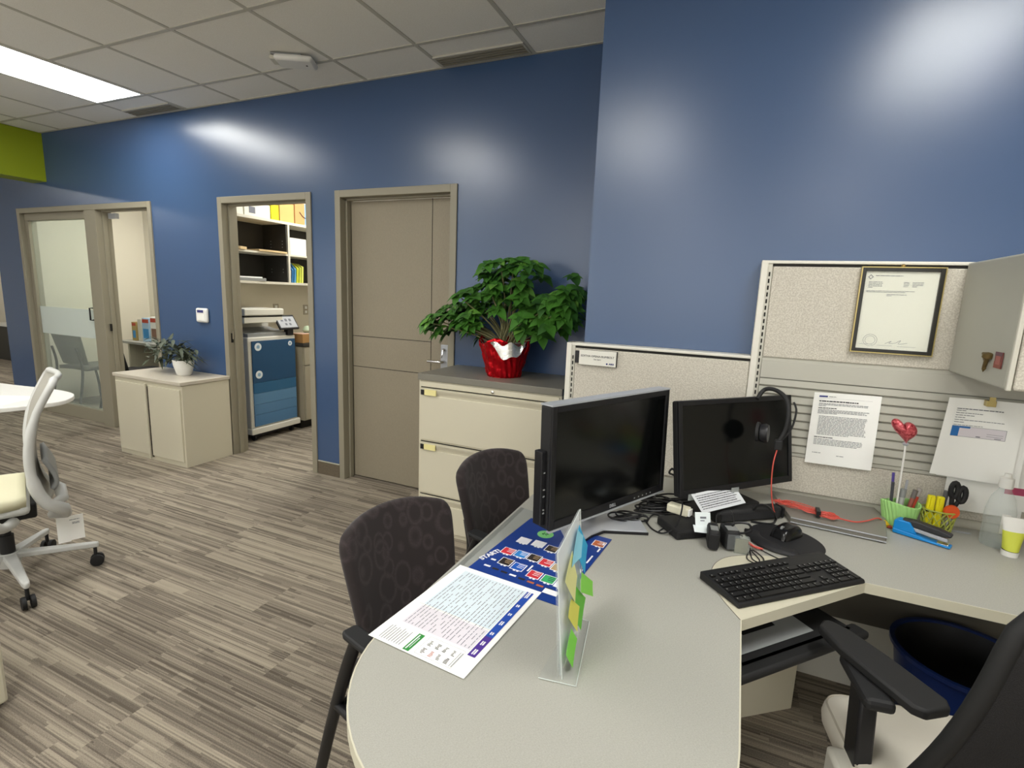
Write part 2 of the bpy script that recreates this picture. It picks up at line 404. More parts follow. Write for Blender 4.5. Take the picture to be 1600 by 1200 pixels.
M_LAMP = mat('light_diffuser', '#fbfaf5', .5, emit=LIGHT)
for c, r in lights:
    x = X0+c*G; y = Y0-r*G
    tag_l = {(-6, 0): 'long glowing fluorescent panel in the ceiling at upper left', (-3, 2): 'fluorescent ceiling panel over the floor before the closed grey door', (0, 4): 'fluorescent ceiling panel straight above the camera', (3, 2): 'fluorescent ceiling panel over the overhead cabinet', (-6, 6): 'fluorescent ceiling panel behind the white office chair', (-3, 8): 'fluorescent ceiling panel left of the camera towards the added windows', (3, 8): 'fluorescent ceiling panel right of the camera towards the added windows', (0, 10): 'fluorescent ceiling panel nearest the added windows'}[(c, r)]
    t = thing('ceiling_light', tag_l, 'light', (x+G/2, y-G, H), 0, 'recessed fluorescent ceiling panels')
    m_ = MB()
    for a in ((-.297, -.275, -.6, .6), (.275, .297, -.6, .6), (-.275, .275, -.6, -.585), (-.275, .275, .585, .6)): m_.box(a[0], a[1], a[2], a[3], -.006, .012)
    obj('frame', m_, M_WHITE, t)
    obj('diffuser', B(-.275, .275, -.585, .585, -.003, .006), M_LAMP, t)
# lamps of the two back rooms and the left corridor
for nm, x, y, z, lab in (('office', -6.1, 3.85, 2.695, 'fluorescent panel in the glazed office ceiling'), ('copy', -3.7, 4.3, 2.745, 'fluorescent panel in the copy room ceiling'), ('corr', -9.6, 4.5, H, 'fluorescent panel in the corridor past the wall end'), ('corr2', -9.6, .5, H, 'fluorescent panel beyond the green soffit')):
    t = thing('ceiling_light', lab, 'light', (x, y, z), 0)
    obj('frame', B(-.31, .31, -.61, .61, -.012, 0), M_WHITE, t)
    obj('diffuser', B(-.28, .28, -.58, .58, -.02, -.012), M_LAMP, t)

# ------------------------------------------------------------------ door frames
def frame_members(mb, x0, x1, mull=None):
    w = .05; z = 2.18; yf, yb_ = YB-.012, YB+TW+.012
    for a, b in ((x0, x0+w), (x1-w, x1)):
        mb.box(a, b, yf, yb_, 0, z)
    mb.box(x0+w, x1-w, yf, yb_, z-w, z)
    # stop strips in the throat
    for a, b in ((x0+w, x0+w+.014), (x1-w-.014, x1-w)): mb.box(a, b, YB+.045, YB+.085, 0, z-w)
    mb.box(x0+w, x1-w, YB+.045, YB+.085, z-w-.014, z-w)
    if mull:
        mb.box(mull[0], mull[1], yf, yb_, 0, z-w); mb.box(mull[1], mull[1]+.014, YB+.045, YB+.085, 0, z-w-.014)
mb = MB(); frame_members(mb, -4.03, -3.02); mb.box(-3.971, -3.9655, YB+.02, YB+.035, 1.02, 1.09, M=None)
struct('door_1', mb, M_TRIM, bevel=.003)
mb = MB(); frame_members(mb, -2.79, -1.77)
struct('door_2', mb, M_TRIM, bevel=.003)
d = bpy.data.objects['door_2']
lf = obj('door_leaf', B(-2.724, -1.836, YB+.09, YB+.13, .012, 2.116), M_DOOR, d, bevel=.002)
gr = MB()     # grooves of the flush door
gr.box(-2.02, -2.016, YB+.0885, YB+.0905, .012, 2.116); gr.box(-2.724, -2.02, YB+.0885, YB+.0905, 1.13, 1.134); gr.box(-2.724, -2.02, YB+.0885, YB+.0905, .895, .899)
obj('groove', gr, M_DARK, lf)
hm = MB(); hm.box(-1.93, -1.87, YB+.078, YB+.09, .93, 1.12); obj('escutcheon', hm, M_SILVER, lf, bevel=.004)
hm = MB(); hm.tube(smooth([(-1.90, YB+.09, 1.0), (-1.90, YB+.045, 1.0), (-1.93, YB+.035, 1.0), (-2.01, YB+.035, 1.0)], 4), .011, 10); obj('door_handle', hm, M_CHROME, lf, shade=True)
hm = MB(); hm.lathe([(.012, 0), (.012, .014), (.009, .02)], 14, frameM((-1.90, YB+.08, 1.085), (1, 0, 0), (0, 0, 1))); obj('keyhole', hm, M_CHROME, lf, shade=True)
hm = MB(); hm.tube([(-1.90, YB+.06, 1.085), (-1.90, YB+.05, 1.05), (-1.905, YB+.05, 1.03)], .004, 6); obj('key', hm, M_CHROME, lf)

mb = MB(); frame_members(mb, -7.11, -4.89, (-5.90, -5.72))
mb.box(-7.06, -5.90, YB+.03, YB+.09, 0, .13); mb.box(-7.06, -5.90, YB+.03, YB+.09, 2.06, 2.13); mb.box(-7.06, -7.0, YB+.03, YB+.09, .13, 2.06); mb.box(-5.95, -5.9, YB+.03, YB+.09, .13, 2.06)
struct('window_1', mb, M_TRIM, bevel=.003)
win = bpy.data.objects['window_1']
obj('pane', B(-7.0, -5.95, YB+.055, YB+.063, .13, 2.06), M_GLASS, win)
obj('frosted_band', B(-7.0, -5.95, YB+.051, YB+.054, .88, 1.17), M_FROST, win)
hb = MB(); hb.box(-5.66, -5.62, YB+.02, YB+.08, 2.06, 2.13); obj('door_closer_track', B(-5.70, -5.58, YB+.09, YB+.12, 2.06, 2.11), M_SILVER, win); hb.bm.free()
hb = MB(); hb.tube([(-6.02, YB+.05, 1.07), (-6.02, YB+.02, 1.07), (-6.02, YB+.02, 1.19), (-6.02, YB+.05, 1.19)], .008, 8); obj('pull_handle', hb, M_BLACK, win, shade=True)
sp_ = MB(); sp_.box(-5.706, -5.700, YB+.02, YB+.04, .98, 1.05); obj('strike_plate', sp_, M_DARK, win)
sp_ = MB(); sp_.box(-3.98, -3.976, YB+.015, YB+.035, .99, 1.07); obj('strike_plate', sp_, M_DARK, bpy.data.objects['door_1'])

# ------------------------------------------------------------------ ceiling fittings, thermostat
def vent(x0, x1, lab):
    t = thing('ceiling_vent', lab, 'vent', ((x0+x1)/2, 2.955, H), 0, 'slot vents along the blue wall')
    w = (x1-x0)/2; obj('backing', B(-w, w, -.055, .055, -.004, 0), mat('vent_dark', '#55534a', .8), t)
    f = MB(); f.box(-w-.012, -w, -.067, .067, -.01, 0); f.box(w, w+.012, -.067, .067, -.01, 0); f.box(-w, w, -.067, -.055, -.01, 0); f.box(-w, w, .055, .067, -.01, 0); obj('frame', f, M_TBAR, t)
    for k in range(4):
        y = -.042+k*.028; obj('slat', B(-w, w, y-.006, y+.006, -.012, -.003), mat('vent_slat', '#8d897b', .5), t)
vent(-1.86, -1.29, 'grey slot vent in the ceiling edge beside the corner of the protruding blue wall')
vent(-4.91, -4.34, 'small grey slot vent in the ceiling beyond the glowing light panel')
t = thing('wireless_access_point', 'white rounded wireless device mounted on the ceiling grid', 'access point', (-2.69, 2.60, H), math.radians(28))
obj('body', B(-.10, .13, -.075, .075, -.05, -.014), M_WHITE, t, bevel=.02, shade=True)
obj('mounting_plate', B(-.12, .06, -.05, .05, -.014, -.004), M_GREYP, t)
obj('port_cover', B(-.13, -.10, -.045, .045, -.04, -.018), M_PTRIM, t, bevel=.003)
sc = MB(); sc.lathe([(.006, -.052), (.006, -.049)], 10, Matrix.Translation((.08, 0, 0))); obj('indicator', sc, M_DARK, t)
t = thing('thermostat', 'white rounded control keypad with small dark display on blue wall', 'thermostat', (-4.285, YB, 1.145), 0)
obj('body', B(-.072, .072, -.028, 0, 0, .125), M_WHITE, t, bevel=.018, shade=True)
obj('display', B(-.045, .03, -.0305, -.028, .085, .108), mat('display_violet', '#3d3f74', .2), t)
obj('button_panel', B(-.045, .045, -.0302, -.028, .02, .072), mat('button_white', '#f1f0ea', .3), t)

# ------------------------------------------------------------------ low two-door cabinet
t = thing('storage_cabinet', 'low beige two-door metal cabinet with potted plant on top', 'cabinet', (-4.85, 2.60, 0))
obj('body', B(0, .865, .012, .425, 0, .675), M_CAB, t, bevel=.002)
obj('top', B(-.006, .873, -.004, .43, .677, .705), M_CABTOP2, t, bevel=.003)
for (a, b, hx) in ((.02, .425, .395), (.455, .848, .46)):
    dr = obj('door', B(a, b, 0, .012, .045, .64), M_CAB, t, bevel=.002)
h1 = obj('door_handle', B(.425, .437, -.012, .004, .02, .655), M_CAB, t, bevel=.003)
h1 = obj('door_handle', B(.437, .455, .006, .0125, .03, .63), M_DARK, t); h1.name = 'door_gap'
# potted plant on it
t = thing('potted_plant', 'small leafy plant in a white pot on the low cabinet', 'plant', (-4.30, 2.85, .705))
mb = MB(); mb.lathe([(.05, 0), (.055, .004), (.068, .05), (.078, .09), (.082, .13), (.074, .13), (.068, .11), (.0, .105)], 28)
obj('pot', mb, M_WHITE, t, shade=True)
def blade(mb, p0, d, up, L, w, droop, n=5, m=None, fold=.25):
    d = Vector(d).normalized(); up = Vector(up); sd = d.cross(up)
    if sd.length < 1e-3: sd = Vector((1, 0, 0))
    sd.normalize(); up = sd.cross(d).normalized(); k = mb.mi(m); rows = []
    for i in range(n+1):
        s_ = i/n; c = Vector(p0) + d*L*s_ + Vector((0, 0, -1))*droop*L*s_*s_
        ww = w*math.sin(PI*min(1, (s_*.93+.07))**.75)*(1 if s_ < 1 else 0)
        rows.append([mb.bm.verts.new(c - sd*ww + up*ww*fold), mb.bm.verts.new(c), mb.bm.verts.new(c + sd*ww + up*ww*fold)])
    for a, b in zip(rows, rows[1:]):
        for j in (0, 1): mb.bm.faces.new((a[j], a[j+1], b[j+1], b[j])).material_index = k
rnd = random.Random(3)
mb = MB(); st = MB()
for i in range(170):
    a = rnd.uniform(0, 2*PI); r = rnd.uniform(.02, .2)
    cx = -.20+rnd.uniform(-.2, .2) if i < 115 else rnd.uniform(-.07, .12)
    cz = rnd.uniform(.10, .30) if cx < -.1 else rnd.uniform(.12, .24)
    if i < 8: cx, cz = -.17+rnd.uniform(-.05, .05), rnd.uniform(.2, .34)
    blade(mb, (cx, rnd.uniform(-.07, .07), cz), (math.cos(a), math.sin(a)*.6, rnd.uniform(-.5, .6)), (0, 0, 1), rnd.uniform(.07, .14), .014, rnd.uniform(0, .5))
obj('foliage', mb, mat('grey_green_leaf', '#4d5544', .5, vary=.3, vscale=12), t, shade=True, recalc=False)
for i in range(12):
    e = (-.28+i*.04, rnd.uniform(-.06, .06), rnd.uniform(.08, .3)); st.tube(smooth([(0, 0, .1), (e[0]*.4, e[1]*.4, .2), e], 4), .003, 5)
obj('stem', st, mat('leaf_stem', '#5b6148', .6), t)
# white petal edges of pot
# ------------------------------------------------------------------ lateral file cabinet
t = thing('filing_cabinet', 'wide cream three-drawer filing cabinet under the red foil pot', 'cabinet', (-1.74, 2.57, 0))
W_ = .905
obj('body', B(0, W_, .014, .475, 0, .962), M_CAB, t, bevel=.002)
obj('top', B(-.004, W_+.004, 0, .478, .964, 1.003), M_CABTOP, t, bevel=.003)
obj('lock_rail', B(.012, W_-.012, .004, .014, .925, .955), M_CAB, t, bevel=.002)
lk = MB(); lk.lathe([(.009, 0), (.009, .006), (.006, .008)], 16, frameM((W_*.55, .004, .94), (1, 0, 0), (0, 0, 1)) ); obj('lock', lk, M_CHROME, t, shade=True)
for z0, z1 in ((.60, .918), (.262, .582), (.03, .244)):
    dr = obj('drawer', B(.02, W_-.02, 0, .014, z0, z1-.045), M_CAB, t, bevel=.003)
    pm = MB(); pm.grid(lambda u, v: Vector((.02+(W_-.04)*u, -.014*math.sin(v*PI*.5)**2 + .004, z1-.045+.045*v)), 1, 6)
    pm.box(.02, W_-.02, -.010, .013, z1-.006, z1); obj('drawer_pull', pm, M_CAB, dr, shade=True)
    obj('drawer_gap', B(.014, W_-.014, .0125, .0145, z1, z1+.006), M_DARK, dr)
    lb = obj('label_holder', B(.028, .052, -.0125, -.008, z1-.04, z1-.01), M_BLACK, dr)
    obj('label_card', B(.054, .135, -.014, -.010, z1-.04, z1-.006), mat('yellow_card', '#e6dc9c', .6), dr)

# poinsettia in red foil
t = thing('poinsettia', 'large green leafy poinsettia in red foil wrapped pot on filing cabinet', 'plant', (-1.28, 2.80, 1.003))
def foil(u, v, r0=.098, r1=.15, h=.215):
    a = u*2*PI; z = h*v; r = r0+(r1-r0)*v + .006*math.sin(a*9)*v + .004*math.sin(a*23+v*6) + .003*math.sin(a*5+v*17) + .0035*math.sin(a*13-v*21)*math.sin(v*31+a*3)
    z += .02*math.sin(a*4+1.1)*max(0, v-.8)*5
    return Vector((r*math.cos(a), r*math.sin(a), z))
mb = MB(); mb.grid(lambda u, v: foil(u, v), 96, 20); mb.prism([(.098*math.cos(i/24*2*PI), .098*math.sin(i/24*2*PI)) for i in range(24)], 0, .003)
obj('foil_wrap', mb, mat('red_foil', '#c30d1c', .28, metal=.75, bump=1.0, bscale=45), t, shade=True, solid=.001)
mb = MB()
def flap(u, v):     # silver lining folded outward over the front rim
    a = math.radians(-95+75*u); b = math.sin(u*PI); r = .153+.012*v; z = .205-.085*v*b + .012*math.sin(u*14)
    return Vector(((r+.004)*math.cos(a), (r+.004)*math.sin(a), z))
mb.grid(flap, 16, 6)
mb.grid(lambda u, v: Vector(((.149-.03*v)*math.cos(u*2*PI), (.149-.03*v)*math.sin(u*2*PI), .205-.05*v+.012*math.sin(u*2*PI*7)*(1-v))), 64, 4)
obj('foil_lining', mb, mat('silver_foil', '#d8d8d4', .25, metal=.85, bump=1.0, bscale=60), t, shade=True)
obj('soil', MB().lathe([(0, .15), (.06, .158), (.12, .155), (.12, .14)], 24), mat('potting_soil', '#3b2c20', .95, bump=.8, bscale=90), t)
rnd = random.Random(11); lf = MB(); st = MB()
G1 = mat('poinsettia_leaf', '#3b6b22', .5, vary=.25, vscale=9); G2 = mat('poinsettia_young_leaf', '#62923a', .5, vary=.2, vscale=9); G3 = mat('poinsettia_old_leaf', '#2c561e', .55, vary=.25, vscale=9)
lobes = [(-.42, .31, .13, .11, 26), (0, .62, .20, .09, 30), (-.05, .45, .30, .09, 40), (.26, .37, .15, .12, 26), (.38, .46, .04, .15, 16), (-.24, .33, .12, .12, 20), (.16, .33, .12, .06, 8)]
for (cx, cz, rx, rz_, n) in lobes:
    for i in range(n):
        a = rnd.uniform(0, 2*PI); r = math.sqrt(rnd.random())
        dep = rnd.uniform(-.15, .14)*(.5+.5*math.sqrt(1-r*r*.9))
        c = Vector((cx+rx*r*math.cos(a), dep, cz+rz_*r*math.sin(a)))
        if c.x > .38: c.y = min(c.y, .1)
        if i % 3 == 0: st.tube(smooth([(rnd.uniform(-.04, .04), rnd.uniform(-.04, .04), .14), (c.x*.35, c.y*.5+.03, .14+(c.z-.14)*.5), c+Vector((0, .02, -.02))], 4), .004, 6)
        out = Vector((c.x-0, c.y-.05, c.z-.25)).normalized()
        a0 = rnd.uniform(0, 2*PI); k = rnd.randint(6, 8)
        for j in range(k):
            ph = a0 + j*2*PI/k + rnd.uniform(-.2, .2)
            ax = (out*.35 + Vector((0, -.35, .7))).normalized()
            e1 = ax.cross(Vector((.3, .9, .1))).normalized(); e2 = ax.cross(e1)
            dd = e1*math.cos(ph) + e2*math.sin(ph) + ax*rnd.uniform(-.15, .35)
            L = rnd.uniform(.055, .095)
            blade(lf, c, dd, ax, L, L*.36, rnd.uniform(.15, .5), 5, rnd.choice([G1, G1, G1, G3, G2 if j < 3 else G1]), .3)
for f in lf.bm.faces: pass
obj('foliage', lf, None, t, shade=True, recalc=False)
obj('stem', st, mat('poinsettia_stem', '#7d7a55', .7), t, shade=True)

# ------------------------------------------------------------------ cubicle partitions
def partition(name, lab, x0, x1, top, bands):
    t = thing(name, lab, 'partition', (x0, 2.235, 0))
    w = x1-x0
    obj('frame', B(0, w, .004, .07, 0, top-.012), M_PTRIM, t)
    obj('top_cap', B(-.004, w, -.006, .074, top-.012, top), mat('light_trim', '#dedbd0', .35), t, bevel=.003)
    obj('edge_trim', B(-.012, .012, -.008, .075, 0, top), mat('light_trim', '#dedbd0', .35), t, bevel=.003)
    ps = MB(); ps.box(.012, .027, -.002, .004, 0, top-.012); obj('slotted_post', ps, M_PTRIM, t)
    sl = MB(); z = .78
    while z < top-.05: sl.box(.016, .0215, -.0035, -.001, z, z+.016); z += .0254
    sl.box(.012, w, -.001, .0045, top-.022, top-.012)
    obj('post_slots', sl, M_DARK, t)
    for kind, z0, z1 in bands:
        if kind == 'fabric': obj('fabric_panel', B(.029, w-.002, -.004, .012, z0, z1), M_FAB, t, bevel=.004)
        else:
            m_ = MB(); n = round((z1-.075-z0)/.0335)
            m_.box(.029, w-.002, -.002, .012, z0, z1); m_.box(.029, w-.002, -.010, 0, z1-.075, z1-.01)
            m_.box(.029, w-.002, -.006, 0, z0, z0+.012)
            p_ = (z1-.075-z0-.012)/n
            for i in range(n):
                z = z0+.012+i*p_
                m_.prism([(z, -.002), (z, -.0045), (z+.004, -.010), (z+p_-.0045, -.0085), (z+p_-.0045, -.002)], .029, w-.002, M=Matrix(((0, 0, 1, 0), (0, 1, 0, 0), (1, 0, 0, 0), (0, 0, 0, 1))))
            obj('slat_panel', m_, M_SLAT, t); obj('slat_groove', B(.029, w-.002, -.0028, -.0019, z0+.012, z1-.075), mat('groove_grey', '#8d8b82', .7), t)
    return t
pl = partition('cubicle_partition', 'lower beige fabric partition behind the monitors with nameplate', -.70, .045, 1.285, [('fabric', .74, 1.262)])
ph = partition('cubicle_partition', 'taller partition with slatted strip and framed certificate', .057, 2.4, 1.652, [('fabric', .765, .905), ('slat', .908, 1.282), ('fabric', 1.286, 1.63)])
# nameplate
t = thing('nameplate', 'white name sign hanging at the top left of lower partition', 'sign', (-.66, 2.225, 1.19))
obj('plate', B(.012, .178, -.010, -.004, .002, .068), mat('sign_white', '#dddbd2', .35), t, bevel=.001)
obj('holder', B(.010, .181, -.004, .004, 0.001, .069), M_BLACK, t, bevel=.002)
obj('side_bracket', B(-.008, .012, -.008, .002, .008, .062), M_BLACK, t, bevel=.002)
MT = frameM((.095, -.0104, .042), (1, 0, 0), (0, 0, 1))
text('EDITHA OPENA-RUMBOLT', .0125, INKD, MT, t)
text('Sales Agent', .007, INKD, frameM((.095, -.0104, .029), (1, 0, 0), (0, 0, 1)), t)
text('AMA', .011, mat('navy_ink', '#1c2d6b', .5), frameM((.158, -.0104, .013), (1, 0, 0), (0, 0, 1)), t, 'logo', shear=.3, bold=.0004)
mk = MB(); mk.lathe([(.004, 0), (.0033, .0006)], 16, frameM((.139, -.0103, .013), (1, 0, 0), (0, 0, 1))); obj('logo_mark', mk, mat('navy_ink', '#1c2d6b', .5), t)

# overhead cabinet
t = thing('overhead_cabinet', 'grey overhead bin hung on the taller partition at right', 'cabinet', (.667, 1.805, 1.283))
obj('side_panel', B(0, .02, 0, .422, 0, .365), mat('bin_grey', '#b0afa4', .5, bump=.05), t, bevel=.006)
obj('body', B(.02, 1.5, .02, .422, .004, .365), mat('bin_grey', '#b0afa4', .5), t)
obj('door_trim', B(.0, .012, -.012, 0, -.002, .37), M_PTRIM, t, bevel=.003)
obj('door', B(.014, 1.5, -.018, .02, .0, .365), M_FAB, t, bevel=.006)
# magnets on the bin
t = thing('key_ornament_magnet', 'small brass figure magnet on side of overhead bin', 'magnet', (.664, 1.93, 1.315))
m_ = MB(); m_.lathe([(0, .062), (.012, .058), (.013, .046), (.006, .040), (.005, .01), (.0, 0)], 12, Matrix.Translation((-.006, 0, 0)) @ Matrix.Rotation(.25, 4, 'X'))
obj('body', m_, mat('old_brass', '#6f5d38', .45, metal=.5), t, shade=True)
m_ = MB(); m_.tube([(-.006, -.018, .05), (-.006, 0, .035), (-.006, .02, .055)], .004, 6); m_.tube([(-.006, 0, .02), (-.006, -.012, .012)], .003, 6); obj('arm', m_, mat('old_brass', '#6f5d38', .45, metal=.5), t)
M_ = frameM((.666, 1.885, 1.335), (0, -1, 0), (0, 0, 1))
pm = sheet('picture_magnet', .045, .045, [(0, 0, .045, .018, mat('magnet_rust', '#8e4a3c', .5)), (.008, .01, .036, .034, mat('magnet_rose', '#a8625a', .5)), (0, .034, .045, .045, mat('magnet_plum', '#6a4450', .5))], M_ @ Matrix.Translation((0, 0, .0005)), th=.002, base=mat('magnet_red', '#7d3f3c', .5))
tag(pm, 'square reddish picture magnet on side of overhead bin', 'magnet')

# framed certificate
t = thing('certificate_frame', 'black and gold framed white certificate on upper fabric panel', 'picture frame', (.372, 2.229, 1.333))
wf, hf = .237, .296
f1 = MB()
for a in ((0, .012, 0, hf), (wf-.012, wf, 0, hf), (.012, wf-.012, 0, .012), (.012, wf-.012, hf-.012, hf)): f1.box(a[0], a[1], -.014, .0, a[2], a[3])
obj('frame', f1, mat('black_lacquer', '#24231d', .3), t, bevel=.001)
f1 = MB(); g_ = .0035
for a in ((-g_, 0, -g_, hf+g_), (wf, wf+g_, -g_, hf+g_), (0, wf, -g_, 0), (0, wf, hf, hf+g_)): f1.box(a[0], a[1], -.016, 0, a[2], a[3])
obj('gold_edge', f1, mat('gold_paint', '#b5a46c', .3, metal=.7), t)
rn = random.Random(5); mk = []
mk += textlines(.03, .115, .258, 1, .004, .0022, INK, rn, 1)
mk += textlines(.012, .055, .236, 5, .0048, .0018, INK, rn, .4)
mk += textlines(.115, .132, .236, 4, .0048, .0018, INK, rn, .8)
mk += textlines(.140, .172, .236, 4, .0048, .0018, INK, rn, .5)
mk += textlines(.008, .15, .205, 2, .004, .0016, INK, rn, .9)
mk += textlines(.07, .13, .193, 2, .004, .0018, INK, rn, .3)
mk += [(.01, .015, .05, .0158, INK), (.065, .013, .11, .0138, INK), (.125, .012, .18, .0128, INK)]
sheet('certificate', wf-.024, hf-.024, mk, frameM((.012, -.006, .012), (1, 0, 0), (0, 0, 1)), t, base=mat('certificate_paper', '#e6e4d6', .6))
sl = MB()
for R in (.021, .015): sl.tube([(.042+.012+R*math.cos(a/32*2*PI), -.0072, .042+R*math.sin(a/32*2*PI)) for a in range(32)], .0004, 4, closed=True)
sl.tube(smooth([(.10, -.0072, .032), (.118, -.0072, .042), (.112, -.0072, .034), (.13, -.0072, .036), (.145, -.0072, .046), (.14, -.0072, .033), (.165, -.0072, .038)], 5), .0005, 4)
dm = frameM((.028, -.0072, .27-.006), (1, 0, 1), (-1, 0, 1))
for a in ((-.006, -.004, -.006, .006), (.004, .006, -.006, .006), (-.006, .006, -.006, -.004), (-.006, .006, .004, .006)): sl.box(a[0], a[1], a[2], a[3], 0, .0004, M=dm)
obj('seal_and_signature', sl, INK, t)
obj('glazing', B(.012, wf-.012, -.0095, -.0085, .012, hf-.012), M_CLEAR, t)
t = thing('push_pin', 'small brass pin above the certificate frame', 'pin', (.49, 2.229, 1.636))
obj('pin_head', MB().lathe([(.006, 0), (.007, .006), (.004, .010), (0, .011)], 12, frameM((0, 0, 0), (1, 0, 0), (0, 0, 1))), mat('brass', '#a98f56', .3, metal=.8), t, shade=True)

# ------------------------------------------------------------------ papers pinned on the slats
rn = random.Random(8); mk = []
mk += [(.018, .262, .046, .268, mat('blue_ink', '#2d3780', .7))] + textlines(.05, .075, .266, 1, .004, .002, INK, rn, 1)
mk += [(.018, .258, .19, .2584, INK)]
mk += textlines(.02, .148, .249, 1, .004, .004, INKD, rn, 1)
mk += textlines(.02, .185, .239, 3, .0046, .0019, INK, rn, .15)
mk += textlines(.02, .085, .222, 1, .0046, .0028, INKD, rn, 1)
mk += textlines(.02, .185, .215, 4, .0046, .0019, INK, rn, .4)
mk += textlines(.026, .188, .19, 14, .0054, .0021, INK, rn, .7)
mk += textlines(.02, .082, .108, 1, .0046, .0028, INKD, rn, 1)
mk += textlines(.02, .18, .10, 5, .0052, .0019, INK, rn, .9)
mk += textlines(.02, .05, .045, 1, .0046, .0019, INK, rn, 1) + textlines(.1, .125, .04, 1, .0046, .0019, INK, rn, 1)
p = sheet('printed_notice', .216, .279, mk, frameM((.276, 2.219, .893), (1, 0, .01), (0, 0, 1)), bend=lambda u, v: .03*(1-u)**2*(v**1.5), zoff=.0005)
tag(p, 'white page of printed text pinned on slats beside the headset', 'paper')
mk = []
mk += textlines(.03, .16, .245, 1, .006, .003, INK, rn, 1) + textlines(.03, .06, .238, 1, .006, .002, INK, rn, 1) + textlines(.03, .11, .230, 1, .006, .002, INK, rn, 1) + textlines(.03, .085, .222, 1, .006, .002, INK, rn, 1) + textlines(.03, .06, .214, 1, .006, .002, INK, rn, 1)
mk += textlines(.03, .17, .206, 1, .006, .002, INK, rn, 1) + textlines(.03, .06, .198, 1, .006, .002, INK, rn, 1) + textlines(.03, .12, .188, 1, .006, .0016, INK, rn, 1)
CB = mat('cheque_blue', '#2b6fb5', .7); CP = mat('cheque_pale', '#dcd6dc', .8)
mk += [(.029, .147, .179, .148, INK), (.029, .182, .179, .183, INK), (.178, .147, .179, .183, INK), (.03, .148, .178, .182, CP), (.028, .147, .05, .184, CB), (.05, .177, .08, .184, CB), (.128, .163, .172, .164, INK), (.128, .156, .172, .157, INK), (.10, .150, .112, .153, INK), (.15, .150, .168, .152, INK)]
t = thing('pinned_papers', 'curled white page with blue and pink cheque picture pinned on slats', 'paper', (.655, 2.2, .925))
bnd = lambda u, v: .010+.055*(1-u)**2*v*(1-v*.3) + .018*u*u*(1-v)*.7
sheet('front_sheet', .216, .279, mk, frameM((0, 0, .0), (1, 0, -.02), (.03, 0, 1)), t, bend=bnd, zoff=.0006)
sheet('rear_sheet', .216, .279, [], frameM((.022, .006, -.004), (1, 0, -.02), (.03, 0, 1)), t, bend=bnd)
t = thing('pinned_sheet', 'blank white sheet hanging low behind the curled page', 'paper', (.715, 2.2195, .80))
sheet('page', .216, .26, [], frameM((0, 0, 0), (1, 0, 0), (0, 0, 1)), t)
t = thing('pinned_sheet', 'white page with a pink bar at the right edge of slats', 'paper', (.872, 2.210, .83))
sheet('page', .24, .36, [(0, .055, .24, .08, mat('pink_bar', '#b5496a', .7)), (.05, .33, .07, .338, INK), (.05, .31, .07, .314, INK), (.05, .295, .07, .299, INK)], frameM((0, 0, 0), (1, 0, 0), (0, 0, 1)), t)
t = thing('bulldog_clip', 'small gold clip holding the curled page with cheque', 'clip', (.775, 2.17, 1.195))
obj('jaw', B(-.013, .013, -.012, .012, -.012, .008), mat('gold_paint', '#b5a46c', .3, metal=.7), t, bevel=.002)
obj('lever', B(-.008, .008, -.014, -.010, .006, .02), mat('gold_paint', '#b5a46c', .3, metal=.7), t)

# ------------------------------------------------------------------ desk
ZT, ZB = .737, .708
t = thing('corner_desk', 'large grey L-shaped desk with rounded peninsula and cream edge', 'desk', (0, 0, 0))
cx, hw = -.296, .366
out = []
for i in range(0, 33):
    a = PI + PI*i/32; out.append((cx+hw*math.cos(a), .86+.345*math.sin(a)))
ins = [(.070, 1.263)]
outline = out + ins + [(.385, 1.612), (2.3, 1.612), (2.3, 2.222), (-.662, 2.222)]
obj('worktop', MB().prism(outline, ZB+.003, ZT), M_DESK, t)
def band(o, d):      # thin edge band following the outline
    n = len(o); c = []
    for i in range(n):
        p0, p1, p2 = Vector(o[i-1]), Vector(o[i]), Vector(o[(i+1) % n])
        e1 = (p1-p0).normalized(); e2 = (p2-p1).normalized(); nn = Vector((e1.y+e2.y, -(e1.x+e2.x))); nn.normalize()
        k = 1/max(.5, nn.dot(Vector((e1.y, -e1.x)))); c.append(p1+nn*d*k)
    return c
o2 = band(outline, .003); m_ = MB(); n = len(outline)
for i in range(n-1):
    a, b, c_, d_ = outline[i], outline[i+1], o2[i+1], o2[i]
    for z in (ZB, ZT+.0006): m_.quad([(a[0], a[1], z), (b[0], b[1], z), (c_.x, c_.y, z), (d_.x, d_.y, z)])
    m_.quad([(d_.x, d_.y, ZB), (c_.x, c_.y, ZB), (c_.x, c_.y, ZT+.0006), (d_.x, d_.y, ZT+.0006)])
obj('edge_band', m_, M_EDGE, t)
insert = smooth([(.070, 1.262, 0), (.03, 1.33, 0), (.003, 1.395, 0), (-.006, 1.46, 0), (0, 1.52, 0), (.03, 1.58, 0), (.09, 1.625, 0), (.18, 1.66, 0), (.3, 1.665, 0), (.385, 1.612, 0)], 5)
obj('corner_insert', MB().prism([(p.x, p.y) for p in insert], ZT-.002, ZT+.0008), mat('insert_cream', '#cdc8b3', .45), t)
sm = MB(); sm.tube([(p.x, p.y, ZT+.0005) for p in insert[:-14]], .0011, 4); obj('seam', sm, mat('seam_grey', '#77736a', .7), t)
obj('peninsula_leg', MB().lathe([(.20, 0), (.20, .012), (.03, .02), (.03, .69), (.10, .70), (.10, ZB)], 28, Matrix.Translation((cx, .95, 0))), M_GREYP, t, shade=True)
obj('side_support', B(-.645, -.62, 1.75, 2.2, 0, ZB), M_CAB, t)
obj('modesty_panel', B(-.6, 2.2, 2.195, 2.215, .3, ZB), mat('panel_dark', '#55524a', .6), t)
